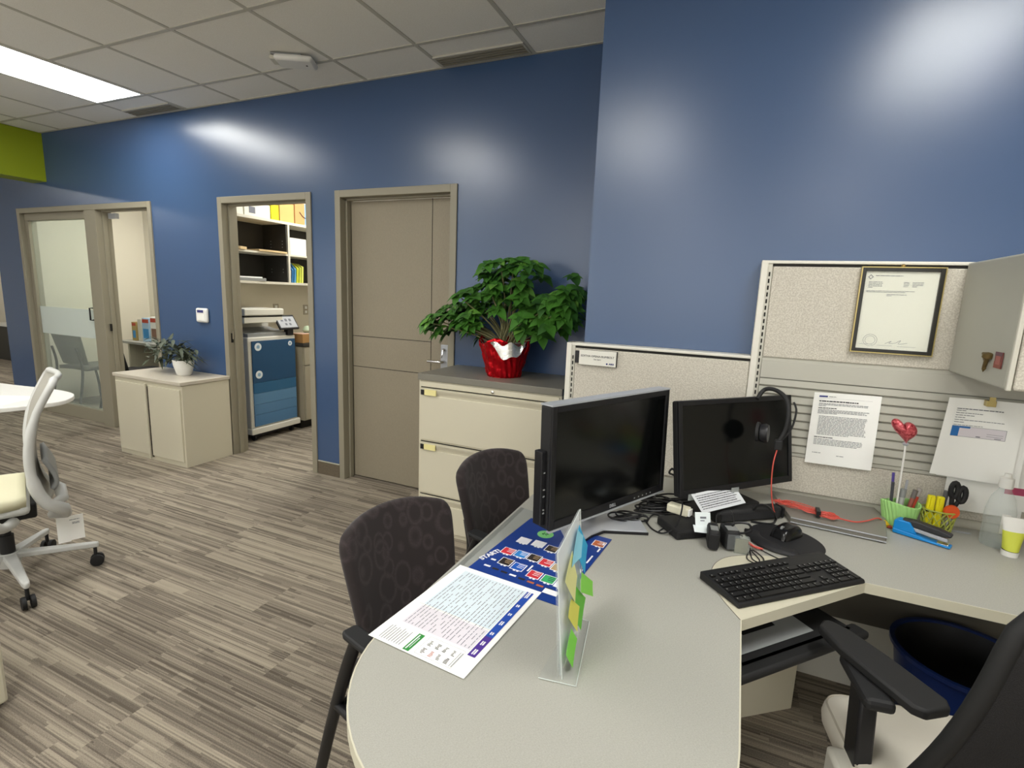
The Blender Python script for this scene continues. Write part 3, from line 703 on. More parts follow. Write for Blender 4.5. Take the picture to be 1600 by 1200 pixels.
# keyboard tray under the corner
d45 = Vector((.67, .742, 0)).normalized(); nn = Vector((.742, -.67, 0)).normalized()
t = thing('keyboard_tray', 'black keyboard tray hanging under the desk corner', 'tray', (.115, 1.437, .60), math.atan2(d45.y, d45.x))
obj('platform', B(-.33, .27, -.10, .17, 0, .016), M_BLACKM, t, bevel=.006)
obj('palm_rest', B(-.33, .30, -.125, -.075, -.008, .016), M_BLACKM, t, bevel=.009, shade=True)
obj('track', B(-.03, .05, .06, .3, .02, .104), M_BLACKM, t)
t2 = thing('plastic_cover', 'grey paper with cut-out lying on the keyboard tray', 'paper', (.115, 1.437, .618), math.atan2(d45.y, d45.x))
obj('page', MB().prism([(-.26, -.065), (.15, -.065), (.16, .07), (.09, .07), (.07, -.01), (-.05, -.01), (-.08, .07), (-.26, .07)], 0, .001), mat('grey_sheet', '#a5a8a8', .5), t2)
t = thing('carton', 'pale flat-sided box standing on the floor under the desk', 'box', (.05, 1.79, 0), math.radians(38))
obj('box', B(-.02, .34, 0, .12, 0, .25), M_CAB, t, bevel=.003)
# recycling bin under the desk
t = thing('recycling_bin', 'dark blue plastic bin on the floor under the desk', 'bin', (.77, 1.97, 0))
obj('shaded_inside', MB().lathe([(.186, .392), (.176, .36), (.118, .05), (0, .045)], 40, cap=False), mat('inside_shade_black', '#101014', .5), t, shade=True, recalc=False)  # near-black inner shell, paints in the shade inside the bin
obj('shell', MB().lathe([(0, 0), (.13, 0), (.135, .01), (.19, .385), (.202, .387), (.202, .40), (.188, .40), (.13, .02), (0, .018)], 40), mat('bin_blue', '#0d2762', .35), t, shade=True)
tr = MB(); tr.tube(smooth([(-.165, -.06, .26), (-.16, -.075, .29), (-.15, -.09, .26)], 4, True), .003, 5, closed=True); obj('emblem', tr, M_WHITE, t)

# ------------------------------------------------------------------ printed legal sheet and colourful mat on the desk
WH = mat('print_white', '#e9e9ee', .6); CWH = mat('card_border_white', '#e9e9ee', .6)
def desk_sheet_matrix(o, xa, ya, z=ZT): return frameM((o[0], o[1], z), (xa[0], xa[1], 0), (ya[0], ya[1], 0))
# page corners: near-left (-.676,.818), far-left (-.663,1.171), far-right (-.417,1.14), near-right (-.427,.795)
mk = []; rn = random.Random(21)
BL = mat('print_blue', '#1f4aa8', .6); PU = mat('print_purple', '#4b2f8c', .6); GN = mat('print_green', '#2f8a3c', .6); LB = mat('print_pale_blue', '#d7e3ea', .8); LG = mat('print_lilac', '#ded9e0', .8); RD = mat('print_red', '#a33a3a', .6)
INKL = mat('list_ink', '#83858c', .8); TIER['list_ink'] = 3
w_, h_ = .251, .353
mk += [(.219, .110, .238, .335, BL), (.219, .060, .238, .132, PU)]
mk += [(.03, .156, .217, .335, LB), (.03, .075, .217, .15, LG)]
for i in range(19):
    x = .036+i*.0096
    y = .078
    while y < .328:
        l = rn.uniform(.006, .022); 
        if rn.random() < .8: mk.append((x, y, x+.0019, min(y+l, .33), INKL))
        y += l+.0025
mk += [(.018, .153, .217, .1536, INK)]
mk += [(.092, .004, .108, .062, GN), (.096, .008, .099, .058, WH), (.102, .014, .1035, .05, WH)]
for i in range(9): mk.append((.022+i*.0068, .006+rn.random()*.004, .0235+i*.0068, .06-rn.random()*.01, INK))
mk += [(.120, .008, .1205, .066, INK), (.212, .008, .2125, .066, INK), (.120, .066, .2125, .0665, INK), (.120, .008, .2125, .0085, INK)]
for r in (0, 1):
    for c in range(4):
        x0 = .128+c*.02; y0 = .014+r*.026
        for q in range(5): mk.append((x0+rn.random()*.003, y0+q*.0035, x0+.006+rn.random()*.006, y0+q*.0035+.0017, RD if (r == 0 and c == 1) else INKD))
mk += [(.221+0, .30, .2215, .33, WH)]
for i in range(2): mk.append((.205+i*.005, .012, .2062+i*.005, .058, INK))
for y0, y1 in ((.306, .334), (.262, .272), (.222, .232), (.18, .196), (.14, .15), (.10, .114), (.066, .084)): mk += [(.2245, y0, .2275, y1, WH), (.229, y0+.001, .2325, y1, WH)]
p = sheet('price_list', w_, h_, mk, frameM((-.676, .815, ZT+.0025), (.9955, -.085, 0), (.036, .999, 0)), bend=None)
tag(p, 'long white printed list with blue, purple and green bars on the desk', 'paper')
# blue board
t = thing('desk_mat', 'dark blue board printed with rows of coloured cards', 'mat', (-.625, 1.165, ZT))
NV = mat('mat_navy', '#1b3a86', .35); mk = []
w_, h_ = .285, .385
colr = {'w': WH, 'k': mat('card_black', '#2a2422', .5), 'r': mat('card_red', '#c9323e', .5), 'b': mat('card_blue', '#2a7fc9', .5), 'd': mat('card_deep_blue', '#1c57b5', .5), 'g': mat('card_green', '#3aa765', .5), 'o': mat('card_orange', '#b5623a', .5), 't': mat('card_tan', '#b49a72', .5)}
rows = [(.245, 'wwk', .062), (.178, 'rbkrt', .004+.028), (.112, 'kd', .03), (.105, 'rgw', .135)]
def card(x, y, c, sz=.044):
    e = .0025; mk.append((x-e, y-e, x+sz+e, y+sz+e, CWH)); mk.append((x, y, x+sz, y+sz, colr[c]))
    in_ = {'w': INK, 'k': colr['t'], 'r': WH, 'b': WH, 'd': WH, 'g': INKD, 'o': WH, 't': INKD}[c]
    for q in range(3): mk.append((x+.012+rn.random()*.004, y+.012+q*.008, x+.030+rn.random()*.004, y+.0145+q*.008, in_))
    mk.append((x+.012, y-.009, x+.019, y-.003, WH)); mk.append((x+.022, y-.009, x+.029, y-.003, WH))
for x, y, c in ((.058, .226, 'w'), (.106, .232, 'w'), (.153, .224, 'k'), (.049, .142, 'r'), (.091, .146, 'b'), (.132, .148, 'k'), (.173, .142, 'r'), (.214, .134, 't'), (.074, .067+.018, 'k'), (.117, .067+.012, 'd'), (.173, .067, 'r'), (.216, .066, 'g'), (.257, .062, 'w'), (.262, .335, 'o'), (.205, .29, 'k')): card(x-.018, y-.018+.03, c, .034)
for a in ((.236, .255, .24, .262), (.145, .10, .15, .135), (.19, .25, .194, .29), (.272, .31, .277, .335), (.272, .36, .277, .375), (.03, .10, .045, .108), (.268, .23, .273, .28), (.266, .165, .276, .19), (.225, .03, .265, .052)): mk.append(a+(WH,))
for i in range(8): mk.append((.03+i*.028, .062-.002*i, .05+i*.028, .070-.002*i, rn.choice([colr['k'], colr['o'], WH, colr['b']])))
sheet('board', w_, .415, mk, frameM((.0024, -.03, .0002), (.9955, -.085, 0), (.08, .997, 0)), t, th=.0015, base=NV)
text('START!', .024, WH, frameM((.028, .092, .0029), (.35, .93, 0), (-.93, .35, 0)), t, bold=.0006)
gc = MB(); gc.lathe([(.026, 0), (.026, .0006)], 28, Matrix.Translation((.125, .29, .0022))); obj('green_disc', gc, mat('disc_green', '#7cc47a', .5), t)
text('%', .026, mat('disc_dark_green', '#2c6b3a', .5), frameM((.125, .29, .0034), (.3, .95, 0), (-.95, .3, 0)), t, 'disc_mark')
t = thing('acrylic_sheet', 'clear plastic sheet under the blue board along desk edge', 'sheet', (0, 0, ZT))
obj('sheet', MB().prism([(-.655, .84), (-.60, .84), (-.58, 1.6), (-.655, 1.62)], 0, .0008), glass_mat('clear_film', (.93, .94, .95, 1), .06, .1), t)
bpy.data.objects['desk_mat'].location.z = ZT+.001

# sign holder with sticky notes
NX, NY = -.262, .878
t = thing('sign_holder', 'clear upright acrylic sign holder edged with coloured sticky notes', 'sign holder', (NX, NY, ZT), math.atan2(.212, -.020))
# local x runs along the sign away from the viewer, local -y is the desk's right-hand side, z up
def quadslab(c, th, name, m, par):
    um = MB(); c = [Vector(q) for q in c]; o_ = Vector((0, -th, 0))
    vs = [um.bm.verts.new(q) for q in c] + [um.bm.verts.new(q+o_) for q in c]
    for f in ((0, 1, 2, 3), (7, 6, 5, 4), (0, 4, 5, 1), (1, 5, 6, 2), (2, 6, 7, 3), (3, 7, 4, 0)): um.bm.faces.new([vs[i] for i in f])
    return obj(name, um, m, par)
quadslab([(0, 0, .003), (.216, 0, .003), (.190, .012, .280), (-.026, .012, .280)], .002, 'upright_panel', M_CLEAR, t)
quadslab([(0, -.010, .003), (.216, -.010, .003), (.191, .008, .280), (-.025, .008, .280)], .002, 'upright_panel', M_CLEAR, t)
quadslab([(.004, -.005, .005), (.212, -.005, .005), (.187, .0095, .276), (-.021, .0095, .276)], .0006, 'paper_insert', glass_mat('pale_insert', (.96, .975, .985, 1), .35, .6, (.93, .97, 1, 1)), t)
obj('base_plate', MB().prism([(-.012, .035), (-.008, -.040), (.205, -.028), (.212, .012)], 0.0005, .003), M_CLEAR, t)
AE = mat('acrylic_edge', '#cfd6d3', .2)
e_ = MB(); e_.tube([(-.012, .035, .003), (-.008, -.040, .003), (.205, -.028, .003), (.212, .012, .003)], .0010, 6); obj('base_edge', e_, AE, t)
e_ = MB(); e_.tube([(0, -.010, .004), (-.025, .008, .280), (.191, .008, .280), (.216, -.010, .004)], .0010, 6); obj('panel_edge', e_, AE, t)
notes = [('#27a9dc', [(.150, .262), (.236, .175), (.186, .130), (.098, .232)], .002, 'sky-blue sticky note folded round the upper part of sign holder'),
 ('#8fd0e6', [(.128, .262), (.156, .235), (.118, .205), (.05, .215)], .0035, 'pale translucent blue sticky note at the top of sign holder'),
 ('#e2e29a', [(.072, .240), (.108, .166), (.072, .128), (-.006, .215)], .003, 'pale yellow sticky note high on the sign holder'),
 ('#86d84c', [(.157, .15), (.262, .072), (.250, .040), (.13, .118)], .006, 'green sticky note sticking out past the far edge of sign holder'),
 ('#dfdc5c', [(.055, .145), (.128, .085), (.088, .052), (.014, .130)], .004, 'bright yellow sticky note low on the sign holder'),
 ('#63b83a', [(.112, .141), (.19, .070), (.12, .035), (.070, .10)], .002, 'darker green sticky note behind the bright yellow one'),
 ('#80d94a', [(.050, .083), (.096, .030), (.036, .006), (-.012, .068)], .005, 'lowest bright green sticky note on the sign holder')]
for k, (hx, cs, off, lab) in enumerate(notes):
    nm = MB(); c = [Vector((a_, -.014-off+.018*b_/.28, b_)) for a_, b_ in cs]
    def nf(u, v, c=c, k=k):
        p_ = c[0].lerp(c[1], u).lerp(c[3].lerp(c[2], u), v); p_.y -= .006*(u*u*(1 if k % 2 else .4) + .5*v*v); return p_
    nm.grid(nf, 6, 6)
    q = obj('sticky_note', nm, mat('note_'+hx[1:], hx, .6), None, solid=.0004)
    q.location = t.location; q.rotation_euler = t.rotation_euler
    tag(q, lab, 'sticky note', 'sticky notes on the acrylic sign holder')

# ------------------------------------------------------------------ monitors
def monitor(name, lab, bl, br, z0, h, th, tilt, silver):
    bl = Vector(bl); br = Vector(br); w = (br-bl).length; a = math.atan2(br.y-bl.y, br.x-bl.x)
    t = thing(name, lab, 'monitor', (bl.x, bl.y, ZT), a)
    R = Matrix.Translation((0, 0, z0-ZT)) @ Matrix.Rotation(-tilt, 4, 'X')
    # local: x along the screen, -y towards viewer, z up
    mb = MB(); mb.box(0, w, .006, th, 0, h, M=R); obj('housing', mb, M_BLACKM, t, bevel=.006)
    bz = .019 if silver else .017
    f = MB()
    for a_ in ((0, bz, 0, h), (w-bz, w, 0, h), (bz, w-bz, 0, bz+.006), (bz, w-bz, h-bz, h)): f.box(a_[0], a_[1], 0, .010, a_[2], a_[3], M=R)
    obj('bezel', f, M_BLACK, t, bevel=.002)
    obj('screen', MB().box(bz, w-bz, .004, .008, bz+.006, h-bz, M=R), M_SCREEN, t)
    if silver:
        obj('silver_strip', MB().box(-.002, w+.002, -.001, th*.95, h, h+.005, M=R), M_SILVER, t)
        obj('silver_strip', MB().box(-.002, w+.002, -.002, .010, -.005, 0, M=R), M_SILVER, t)
        s = MB(); s.box(-.02, 0, .018, th, .015, .235, M=R); cr = obj('card_reader', s, M_BLACK, t, bevel=.003)
        s = MB()
        for z in (.05, .06, .10, .12, .17): s.box(-.012, -.006, .0165, .018, z, z+.004, M=R)
        obj('slots', s, M_GREYP, cr)
        s = MB()
        for i in range(5): s.box(w-.17+i*.022, w-.165+i*.022, -.0008, .001, .008, .012, M=R)
        obj('buttons', s, M_GREYP, t)
        text('DELL', .014, M_SILVER, R @ frameM((w*.5, -.001, .012), (1, 0, 0), (0, 0, 1)), t, 'logo', bold=.0004)
    # back bulge, neck and base
    b = MB(); b.box(w*.25, w*.75, th, th+.03, h*.2, h*.8, M=R); obj('rear_cover', b, M_BLACKM, t, bevel=.012)
    yn = th+.045
    n_ = MB(); n_.box(w*.5-.04, w*.5+.04, yn, yn+.03, .01, z0-ZT+h*.55); obj('stand_neck', n_, M_SILVER if silver else M_BLACKM, t, bevel=.006)
    return t, w
m1, w1 = monitor('monitor', 'left black monitor with silver edge standing turned on the desk', (-.443, 1.319), (-.195, 1.826), .82, .364, .05, math.radians(1.5), True)
obj('stand_base', MB().prism([(.12, -.005), (.20, .012), (.262, .012), (.368, -.082), (.425, -.012), (.38, .12), (.18, .14), (.13, .06)], 0.001, .014), M_SILVER, m1, bevel=.004)
obj('stand_base_edge', MB().prism([(.12, -.007), (.20, .010), (.261, .010), (.368, -.085), (.370, -.082), (.263, .013), (.2, .013), (.12, -.004)], 0.001, .010), M_BLACK, m1)
m2, w2 = monitor('monitor', 'right black monitor under the hanging headset', (-.129, 1.749), (.236, 2.147), .83, .328, .035, math.radians(9), False)
obj('stand_base', MB().prism([(.12, .03), (.42, .03), (.42, .16), (.12, .16)], .001, .015), M_BLACKM, m2, bevel=.006)
# sticky strip with printing taped beneath the right monitor
a2 = math.atan2(.398, .365)
t = thing('taped_note', 'wide white slip of small print taped beneath the right monitor', 'paper', (-.129, 1.749, .83), a2)
mk = []; rn = random.Random(4)
for i in range(7): mk += textlines(.012, .205, .062-i*.008, 1, .004, .003, INKD if i % 2 else INK, rn, 1)
sheet('slip', .22, .072, mk, frameM((.045, -.060, -.035), (1, .1, -.0), (-.05, .75, .65)), t, base=mat('note_paper', '#dfe2e6', .7))
tp = MB(); tp.box(.03, .06, -.006, -.004, -.01, .012); tp.box(.225, .26, -.006, -.004, -.008, .012); obj('tape', tp, glass_mat('tape', (.8, .8, .8, 1), .3, .2), t)
# speaker bar
t = thing('speaker_bar', 'black sound bar lying below the right monitor', 'speaker', (-.012, 1.812, ZT), math.atan2(.20, .26))
obj('body', B(.0, .27, 0, .05, 0, .045), M_BLACKM, t, bevel=.012, shade=True)
obj('end_cap', B(.27, .282, .002, .048, .002, .043), M_BLACK, t, bevel=.006)
obj('grille', B(.02, .25, -.002, .0, .01, .034), mat('grille', '#2a2a2c', .9, bump=.6, bscale=900), t)

# headset hooked on the right monitor
t = thing('headset', 'black headset hooked over the corner of right monitor', 'headset', (0, 0, 0))
band_ = smooth([(.078, 2.03, 1.150), (.10, 2.06, 1.182), (.135, 2.03, 1.188), (.168, 1.99, 1.165), (.178, 1.965, 1.115), (.172, 1.955, 1.06), (.155, 1.95, 1.02)], 6)
obj('headband', MB().tube(band_, .0075, 8), M_BLACKM, t, shade=True)
obj('ear_cup', MB().lathe([(.0, 0), (.03, .002), (.034, .012), (.03, .026), (0, .028)], 24, frameM((.125, 1.955, 1.045), (0, .3, 1), (.2, 1, 0))), M_BLACK, t, shade=True)
obj('ear_pad', MB().lathe([(.022, 0), (.034, .003), (.036, .012), (.022, .014)], 24, frameM((.099, 1.962, 1.045), (0, .3, 1), (.2, 1, 0))), M_BLACKM, t, shade=True)
obj('microphone_boom', MB().tube(smooth([(.16, 1.95, 1.02), (.19, 1.955, 1.07), (.20, 1.97, 1.13), (.19, 1.98, 1.16)], 5), .0035, 6), M_BLACKM, t)
obj('joint', B(.145, .17, 1.935, 1.96, .995, 1.03), M_BLACKM, t, bevel=.004)
M_RED = mat('red_cable', '#d0564a', .45)
cb = MB(); cb.tube(smooth([(.156, 1.945, 1.0), (.148, 1.93, .95), (.150, 1.93, .88), (.158, 1.93, .82), (.172, 1.95, .77), (.185, 1.99, .7625)], 6), .0021, 6)
rc = random.Random(2)
for k in range(7):
    pts = []
    for i in range(14):
        a = i/14*2*PI; L = .085; pts.append((.27+L*math.cos(a)+rc.uniform(-.014, .014), 2.035-.35*L*math.cos(a)+.016*math.sin(a)+rc.uniform(-.014, .014), .7675+rc.uniform(0, .012)))
    cb.tube(smooth(pts, 3, True), .0016, 5, closed=True)
for k in range(5):
    pts = [(.34+.03*math.cos(i/10*2*PI)+rc.uniform(-.006, .006), 2.0+.02*math.sin(i/10*2*PI), .768+rc.uniform(0, .01)) for i in range(10)]
    cb.tube(smooth(pts, 3, True), .0016, 5, closed=True)
cb.tube(smooth([(.37, 2.0, .77), (.42, 2.0, .767), (.46, 2.03, .767), (.505, 2.08, .767), (.53, 2.10, .745)], 6), .0025, 6)
obj('cable', cb, M_RED, t, shade=True)
obj('cable_tie', B(.305, .318, 1.985, 2.03, .765, .786), M_BLACK, t)
# grey flat board at the back of the desk
t = thing('desk_shelf_board', 'slim grey flat board under the coiled red cord', 'board', (0, 0, ZT))
quadp = [(.175, 2.215), (.225, 1.955), (.50, 1.93), (.535, 2.12), (.52, 2.215)]
obj('board', MB().prism(quadp, .004, .022), mat('board_grey', '#7f7c74', .45), t, bevel=.002)
e_ = MB(); e_.tube([(.225, 1.952, .022), (.50, 1.927, .022)], .0022, 6); e_.tube([(.225, 1.952, .006), (.50, 1.927, .006)], .0022, 6); obj('metal_edge', e_, M_SILVER, t)
e_ = MB(); e_.box(.23, .25, 1.98, 2.0, 0, .004); e_.box(.47, .49, 1.96, 1.98, 0, .004); e_.box(.23, .25, 2.18, 2.2, 0, .004); e_.box(.47, .49, 2.18, 2.2, 0, .004); obj('foot', e_, M_BLACK, t)

# mouse pad and mouse
t = thing('mouse_pad', 'round-edged black gel mouse pad right of the keyboard', 'mouse pad', (.205, 1.80, ZT), math.radians(-42))
el = [(.115*math.cos(a/40*2*PI), .105*math.sin(a/40*2*PI)*(1.1 if a > 20 else .9)) for a in range(40)]
obj('pad', MB().prism(el, 0.001, .005), mat('gel_black', '#1d1d20', .6), t, bevel=.001)
def wrist(u, v):
    a = PI*1.18+u*PI*.64; r = .097-.022*math.cos(v*PI); return Vector((1.05*r*math.cos(a), 1.08*r*math.sin(a), .005+.014*math.sin(v*PI)*math.sin(max(.001, u*PI))**.4))
obj('wrist_rest', MB().grid(wrist, 24, 8), mat('gel_black', '#1d1d20', .6), t, shade=True)
t = thing('computer_mouse', 'black computer mouse resting on the gel pad', 'mouse', (.205, 1.825, ZT+.0055), math.radians(-125))
def mouse_s(u, v):
    x = (u-.5)*.108; y = (v-.5)*.064; e = 1-(2*u-1)**4; f = 1-(2*v-1)**4
    return Vector((x, y*(.75+.25*e), .038*max(0, e*f)**.5*(1-.25*abs(u-.4))))
mb = MB(); mb.grid(mouse_s, 16, 12); mb.prism([(-.05, -.02), (.05, -.02), (.05, .02), (-.05, .02)], 0, .004)
obj('shell', mb, mat('glossy_black', '#121214', .22), t, shade=True)
obj('scroll_wheel', MB().lathe([(.009, -.003), (.009, .003)], 16, frameM((.028, 0, .029), (1, 0, 0), (0, 0, 1))), M_GREYP, t)

# keyboard
t = thing('keyboard', 'full-size black keyboard on the cream desk corner', 'keyboard', (.175, 1.508, ZT+.0015), math.atan2(1.58-1.287, .378-.064))
kbw, kbd = .437, .147
kb = MB(); kb.prism([(-.0735, .004), (-.0735, 0), (.0735, 0), (.0735, .022), (.06, .023), (-.07, .011)], -kbw/2, kbw/2, M=Matrix(((0, 0, 1, 0), (1, 0, 0, 0), (0, 1, 0, 0), (0, 0, 0, 1))))
kc = obj('case', kb, mat('keyboard_black', '#1a1a1b', .5), t, bevel=.003)
KEY = mat('key_black', '#111112', .45); LEG = mat('key_legend', '#b9b9b4', .5)
def key(x, y, w, l, legend=True, into=None):
    z = .011+(y+.07)*.0923
    k = into or MB(); s = .0012
    b = [(x, y), (x+w, y), (x+w, y+l), (x, y+l)]; q = [(x+s, y+s), (x+w-s, y+s), (x+w-s, y+l-s), (x+s, y+l-s)]
    vb = [k.bm.verts.new((p_[0], p_[1], z-.003)) for p_ in b]; vt = [k.bm.verts.new((p_[0], p_[1], z+.0045)) for p_ in q]
    kk = k.mi(KEY); k.bm.faces.new(vt).material_index = kk
    for i in range(4): k.bm.faces.new((vb[i], vb[(i+1) % 4], vt[(i+1) % 4], vt[i])).material_index = kk
    if legend: k.quad([(x+.004, y+l-.008, z+.0048), (x+.0062, y+l-.008, z+.0048), (x+.0062, y+l-.005, z+.005), (x+.004, y+l-.005, z+.005)], LEG)
    if into is None: return obj('key', k, None, t, recalc=False)
U = .0188; g = .0016; x0 = -.211; ys = [-.065, -.0462, -.0274, -.0086, .0102, .036]
layout = [[1.25, 1.25, 1.25, 6.25, 1.25, 1.25, 1.25, 1.25], [2.25]+[1]*10+[2.75], [1.75]+[1]*11+[2.25], [1.5]+[1]*12+[1.5], [1]*13+[2]]
for r, row in enumerate(layout):
    x = x0
    for w in row: key(x, ys[r], w*U-g, U-g, w < 6); x += w*U
xf = x0; far = MB()
for i in range(13):
    key(xf, ys[5], U-g-.002, .012, True, far if i < 3 else None); xf += U + (.5*U if i in (0, 4, 8) else 0) - (.0*U)
fk = obj('key_row', far, None, t, recalc=False); fk['kind'] = 'stuff'
xn = x0+15.25*U
for r in (3, 4):
    for c in range(3): key(xn+c*U, ys[r], U-g, U-g)
for c in range(3): key(xn+c*U, ys[0], U-g, U-g)
key(xn+U, ys[1], U-g, U-g)
xp = xn+3.25*U
for r in range(5):
    for c in range(4):
        if c == 3 and r in (0, 2): continue
        if r == 0 and c == 1: continue
        w = 2*U-g if (r == 0 and c == 0) else U-g; l = 2*U-g if (c == 3 and r in (1,)) else U-g
        if c == 3 and r == 1: key(xp+c*U, ys[0], w, l)
        elif c == 3 and r == 3: key(xp+c*U, ys[2], w, 2*U-g)
        else: key(xp+c*U, ys[r], w, l)

# ------------------------------------------------------------------ small black devices near the monitors
t = thing('docking_box', 'flat black square box on the desk between the monitors', 'device', (-.105, 1.70, ZT), math.radians(38))
obj('case', B(-.06, .065, -.055, .07, .001, .03), M_BLACKM, t, bevel=.005)
obj('port_strip', B(-.045, .05, -.0562, -.055, .008, .02), M_BLACK, t)
t = thing('cream_adapter', 'small cream plug adapter among the black cables', 'adapter', (-.125, 1.77, ZT+.031), math.radians(-18))
obj('body', B(-.045, .03, -.018, .018, .0, .03), mat('adapter_cream', '#e4e0c8', .4), t, bevel=.006)
obj('face_plate', B(.03, .036, -.012, .012, .004, .026), M_PAPER, t)
t = thing('note_block', 'folded white paper tag with small print on black box', 'paper', (-.05, 1.705, ZT+.031), math.radians(20))
M_ = frameM((-.03, -.03, 0.004), (1, .1, 0), (0, .35, .9))
sheet('upright_leaf', .05, .05, [(.016, .03, .036, .036, INK), (.016, .022, .03, .025, INK)], M_, t, base=mat('tag_white', '#e1e9ea', .7))
sheet('lower_leaf', .045, .035, [], frameM((-.04, -.055, 0.002), (1, -.1, 0), (.15, .9, .25)), t, base=mat('tag_white', '#e1e9ea', .7))
def scanner(lab, x, y, a, wide, grey):
    t = thing('card_device', lab, 'device', (x, y, ZT), a)
    obj('body', B(-wide/2, wide/2, -.028, .045, .001, .065), M_BLACKM, t, bevel=.01, shade=True)
    obj('face', B(-wide/2+.004, wide/2-.004, -.031, -.027, .006, .055), M_BLACK if not grey else mat('dark_grey_gloss', '#56585a', .3), t, bevel=.003)
    obj('top_label', B(-wide/2+.006, wide/2-.006, -.02, .01, .0645, .0665), M_GREYP, t)
scanner('narrow black upright card device beside the black box', -.013, 1.63, math.radians(8), .034, False)
scanner('wider black and grey upright device right of narrow one', .035, 1.655, math.radians(20), .044, True)
t = thing('packaged_item', 'clear plastic pack with silver foil next to the card devices', 'package', (.068, 1.632, ZT), math.radians(10))
obj('wrapper', B(-.022, .022, -.012, .012, 0.001, .052), glass_mat('blister', (.9, .92, .9, 1), .12, .05), t, bevel=.003)
obj('foil_card', B(-.018, .018, -.004, .004, .002, .045), mat('crumpled_foil', '#a8a598', .3, metal=.5, bump=1, bscale=90), t)
obj('black_coil', MB().tube(smooth([(.0, .03, .05), (.03, .035, .06), (.02, .04, .08), (-.02, .04, .075), (-.02, .035, .055)], 5, True), .004, 6, closed=True), M_BLACK, t)
# black cables
def cable(lab, pts, r=.003, m=None, grp='black cables tangled behind the monitors'):
    z = [(p[0], p[1], max(p[2], ZT+r+.0008)) for p in pts]
    o = obj('cable', MB().tube(smooth(z, 6), r, 6), m or M_BLACK, shade=True); tag(o, lab, 'cable', grp); return o
z = ZT+.004
cable('black cable looping left of the black box', [(-.235, 1.72, z), (-.20, 1.66, z), (-.16, 1.64, z+.004), (-.125, 1.66, z+.03), (-.12, 1.74, z+.075), (-.15, 1.80, z+.05), (-.20, 1.79, z)], .0028)
cable('black cable pair with white tie by silver stand', [(-.225, 1.70, z), (-.215, 1.77, z+.004), (-.17, 1.76, z), (-.165, 1.70, z), (-.178, 1.655, z)], .0022)
rc = random.Random(9)
coils = [(-.30, 1.675, .045, .022, 'lowest loop of black cable just under the left monitor edge'), (-.275, 1.70, .05, .025, 'black cable loop behind the near end of silver stand'),
 (-.215, 1.80, .07, .03, 'thick black cable coil left of the cream adapter'), (-.20, 1.83, .06, .032, 'black cable coil right behind the monitor logo'), (-.19, 1.86, .065, .028, 'upper black cable coil below the left monitor corner'),
 (-.23, 1.90, .06, .03, 'black cable coil behind the left monitor foot'), (-.16, 1.93, .06, .03, 'black cable coil in the gap between both monitors')]
for cx_, cy_, ra, rb, lab in coils:
    for rep in range(1):
        ph = rc.uniform(0, 3); n_ = 30; pts = []
        for i in range(n_):
            a = i/n_*2*PI*3; q_ = 1+.18*math.sin(a/3+ph)
            pts.append((cx_+ra*q_*math.cos(a)*.9+rb*.3*math.sin(a*.33), cy_+rb*q_*math.sin(a)+ra*.35*math.cos(a), z+.004+.006*(i/n_)*3+.004*math.sin(a*1.7+ph)))
        cable(lab, pts, .0032)
cable('thin black cable from behind right monitor down to the desk', [(-.15, 1.86, .86), (-.17, 1.84, .90), (-.185, 1.88, .87), (-.17, 1.95, .84), (-.10, 2.0, .80)], .004)
cable('keyboard lead running from keyboard to the clear pack', [(.215, 1.60, z+.012), (.17, 1.64, z), (.12, 1.68, z), (.09, 1.70, z), (.06, 1.74, z), (.02, 1.80, z)], .0018)
cable('small loops of black lead beside the clear pack', [(.10, 1.65, z), (.12, 1.60, z), (.105, 1.575, z), (.085, 1.60, z), (.10, 1.66, z), (.13, 1.62, z), (.125, 1.585, z), (.10, 1.60, z), (.095, 1.67, z)], .0018)
cable('short red-tipped lead next to the mouse pad', [(.085, 1.70, z+.01), (.10, 1.675, z+.008), (.13, 1.68, z)], .004, M_RED, 'leads by the mouse pad')
cable('black lead curving upright behind the card devices', [(.0, 1.72, z), (-.01, 1.76, z+.05), (.03, 1.80, z+.06), (.05, 1.74, z+.02), (.07, 1.68, z+.03)], .0018)
cable('black cord draped over the end of the sound bar', [(.10, 1.93, z), (.11, 1.90, z+.055), (.14, 1.91, z+.06), (.17, 1.93, z+.03), (.18, 1.95, z), (.16, 1.90, z), (.10, 1.89, z)], .004)

# ------------------------------------------------------------------ things at the back right of the desk
t = thing('pencil_cup', 'lime green twisted paper cup holding pens and a heart pick', 'cup', (.575, 2.135, ZT))
mb = MB(); M_LIME = mat('lime_plastic', '#a6d984', .6)
def cupf(u, v):
    a = u*2*PI; r = .038+.012*v+.0016*math.sin(a*26+v*9); return Vector((r*math.cos(a)*1.15, r*math.sin(a)*.8, .085*v+.006*math.sin(a*2)*v))
mb.grid(cupf, 220, 16); mb.prism([(.042*math.cos(i/20*2*PI), .03*math.sin(i/20*2*PI)) for i in range(20)], 0.001, .004); obj('cup', mb, M_LIME, t, shade=True, solid=.0015)
def pen(name, lab, cup, ox, oy, tx, ty, L, r, m, cap=None, grp='pens and markers in the desk cups'):
    base = Vector(cup)+Vector((ox, oy, .008)); d = Vector((tx, ty, 1)).normalized()
    o = obj(name, MB().tube([base, base+d*L], r, 10), m, shade=True); tag(o, lab, 'pen', grp)
    if cap: c = obj('cap', MB().tube([base+d*(L-.028), base+d*(L+.001)], r*1.12, 10), cap, o, shade=True)
    return o
C1 = (.575, 2.135, ZT)
pen('pen', 'purple pen in the lime cup', C1, -.022, .008, -.06, .02, .175, .0045, mat('pen_purple', '#5a4c9a', .4))
pen('pen', 'tall dark pen at left of lime cup', C1, -.026, -.004, -.05, 0, .145, .005, mat('pen_dark', '#44454a', .4))
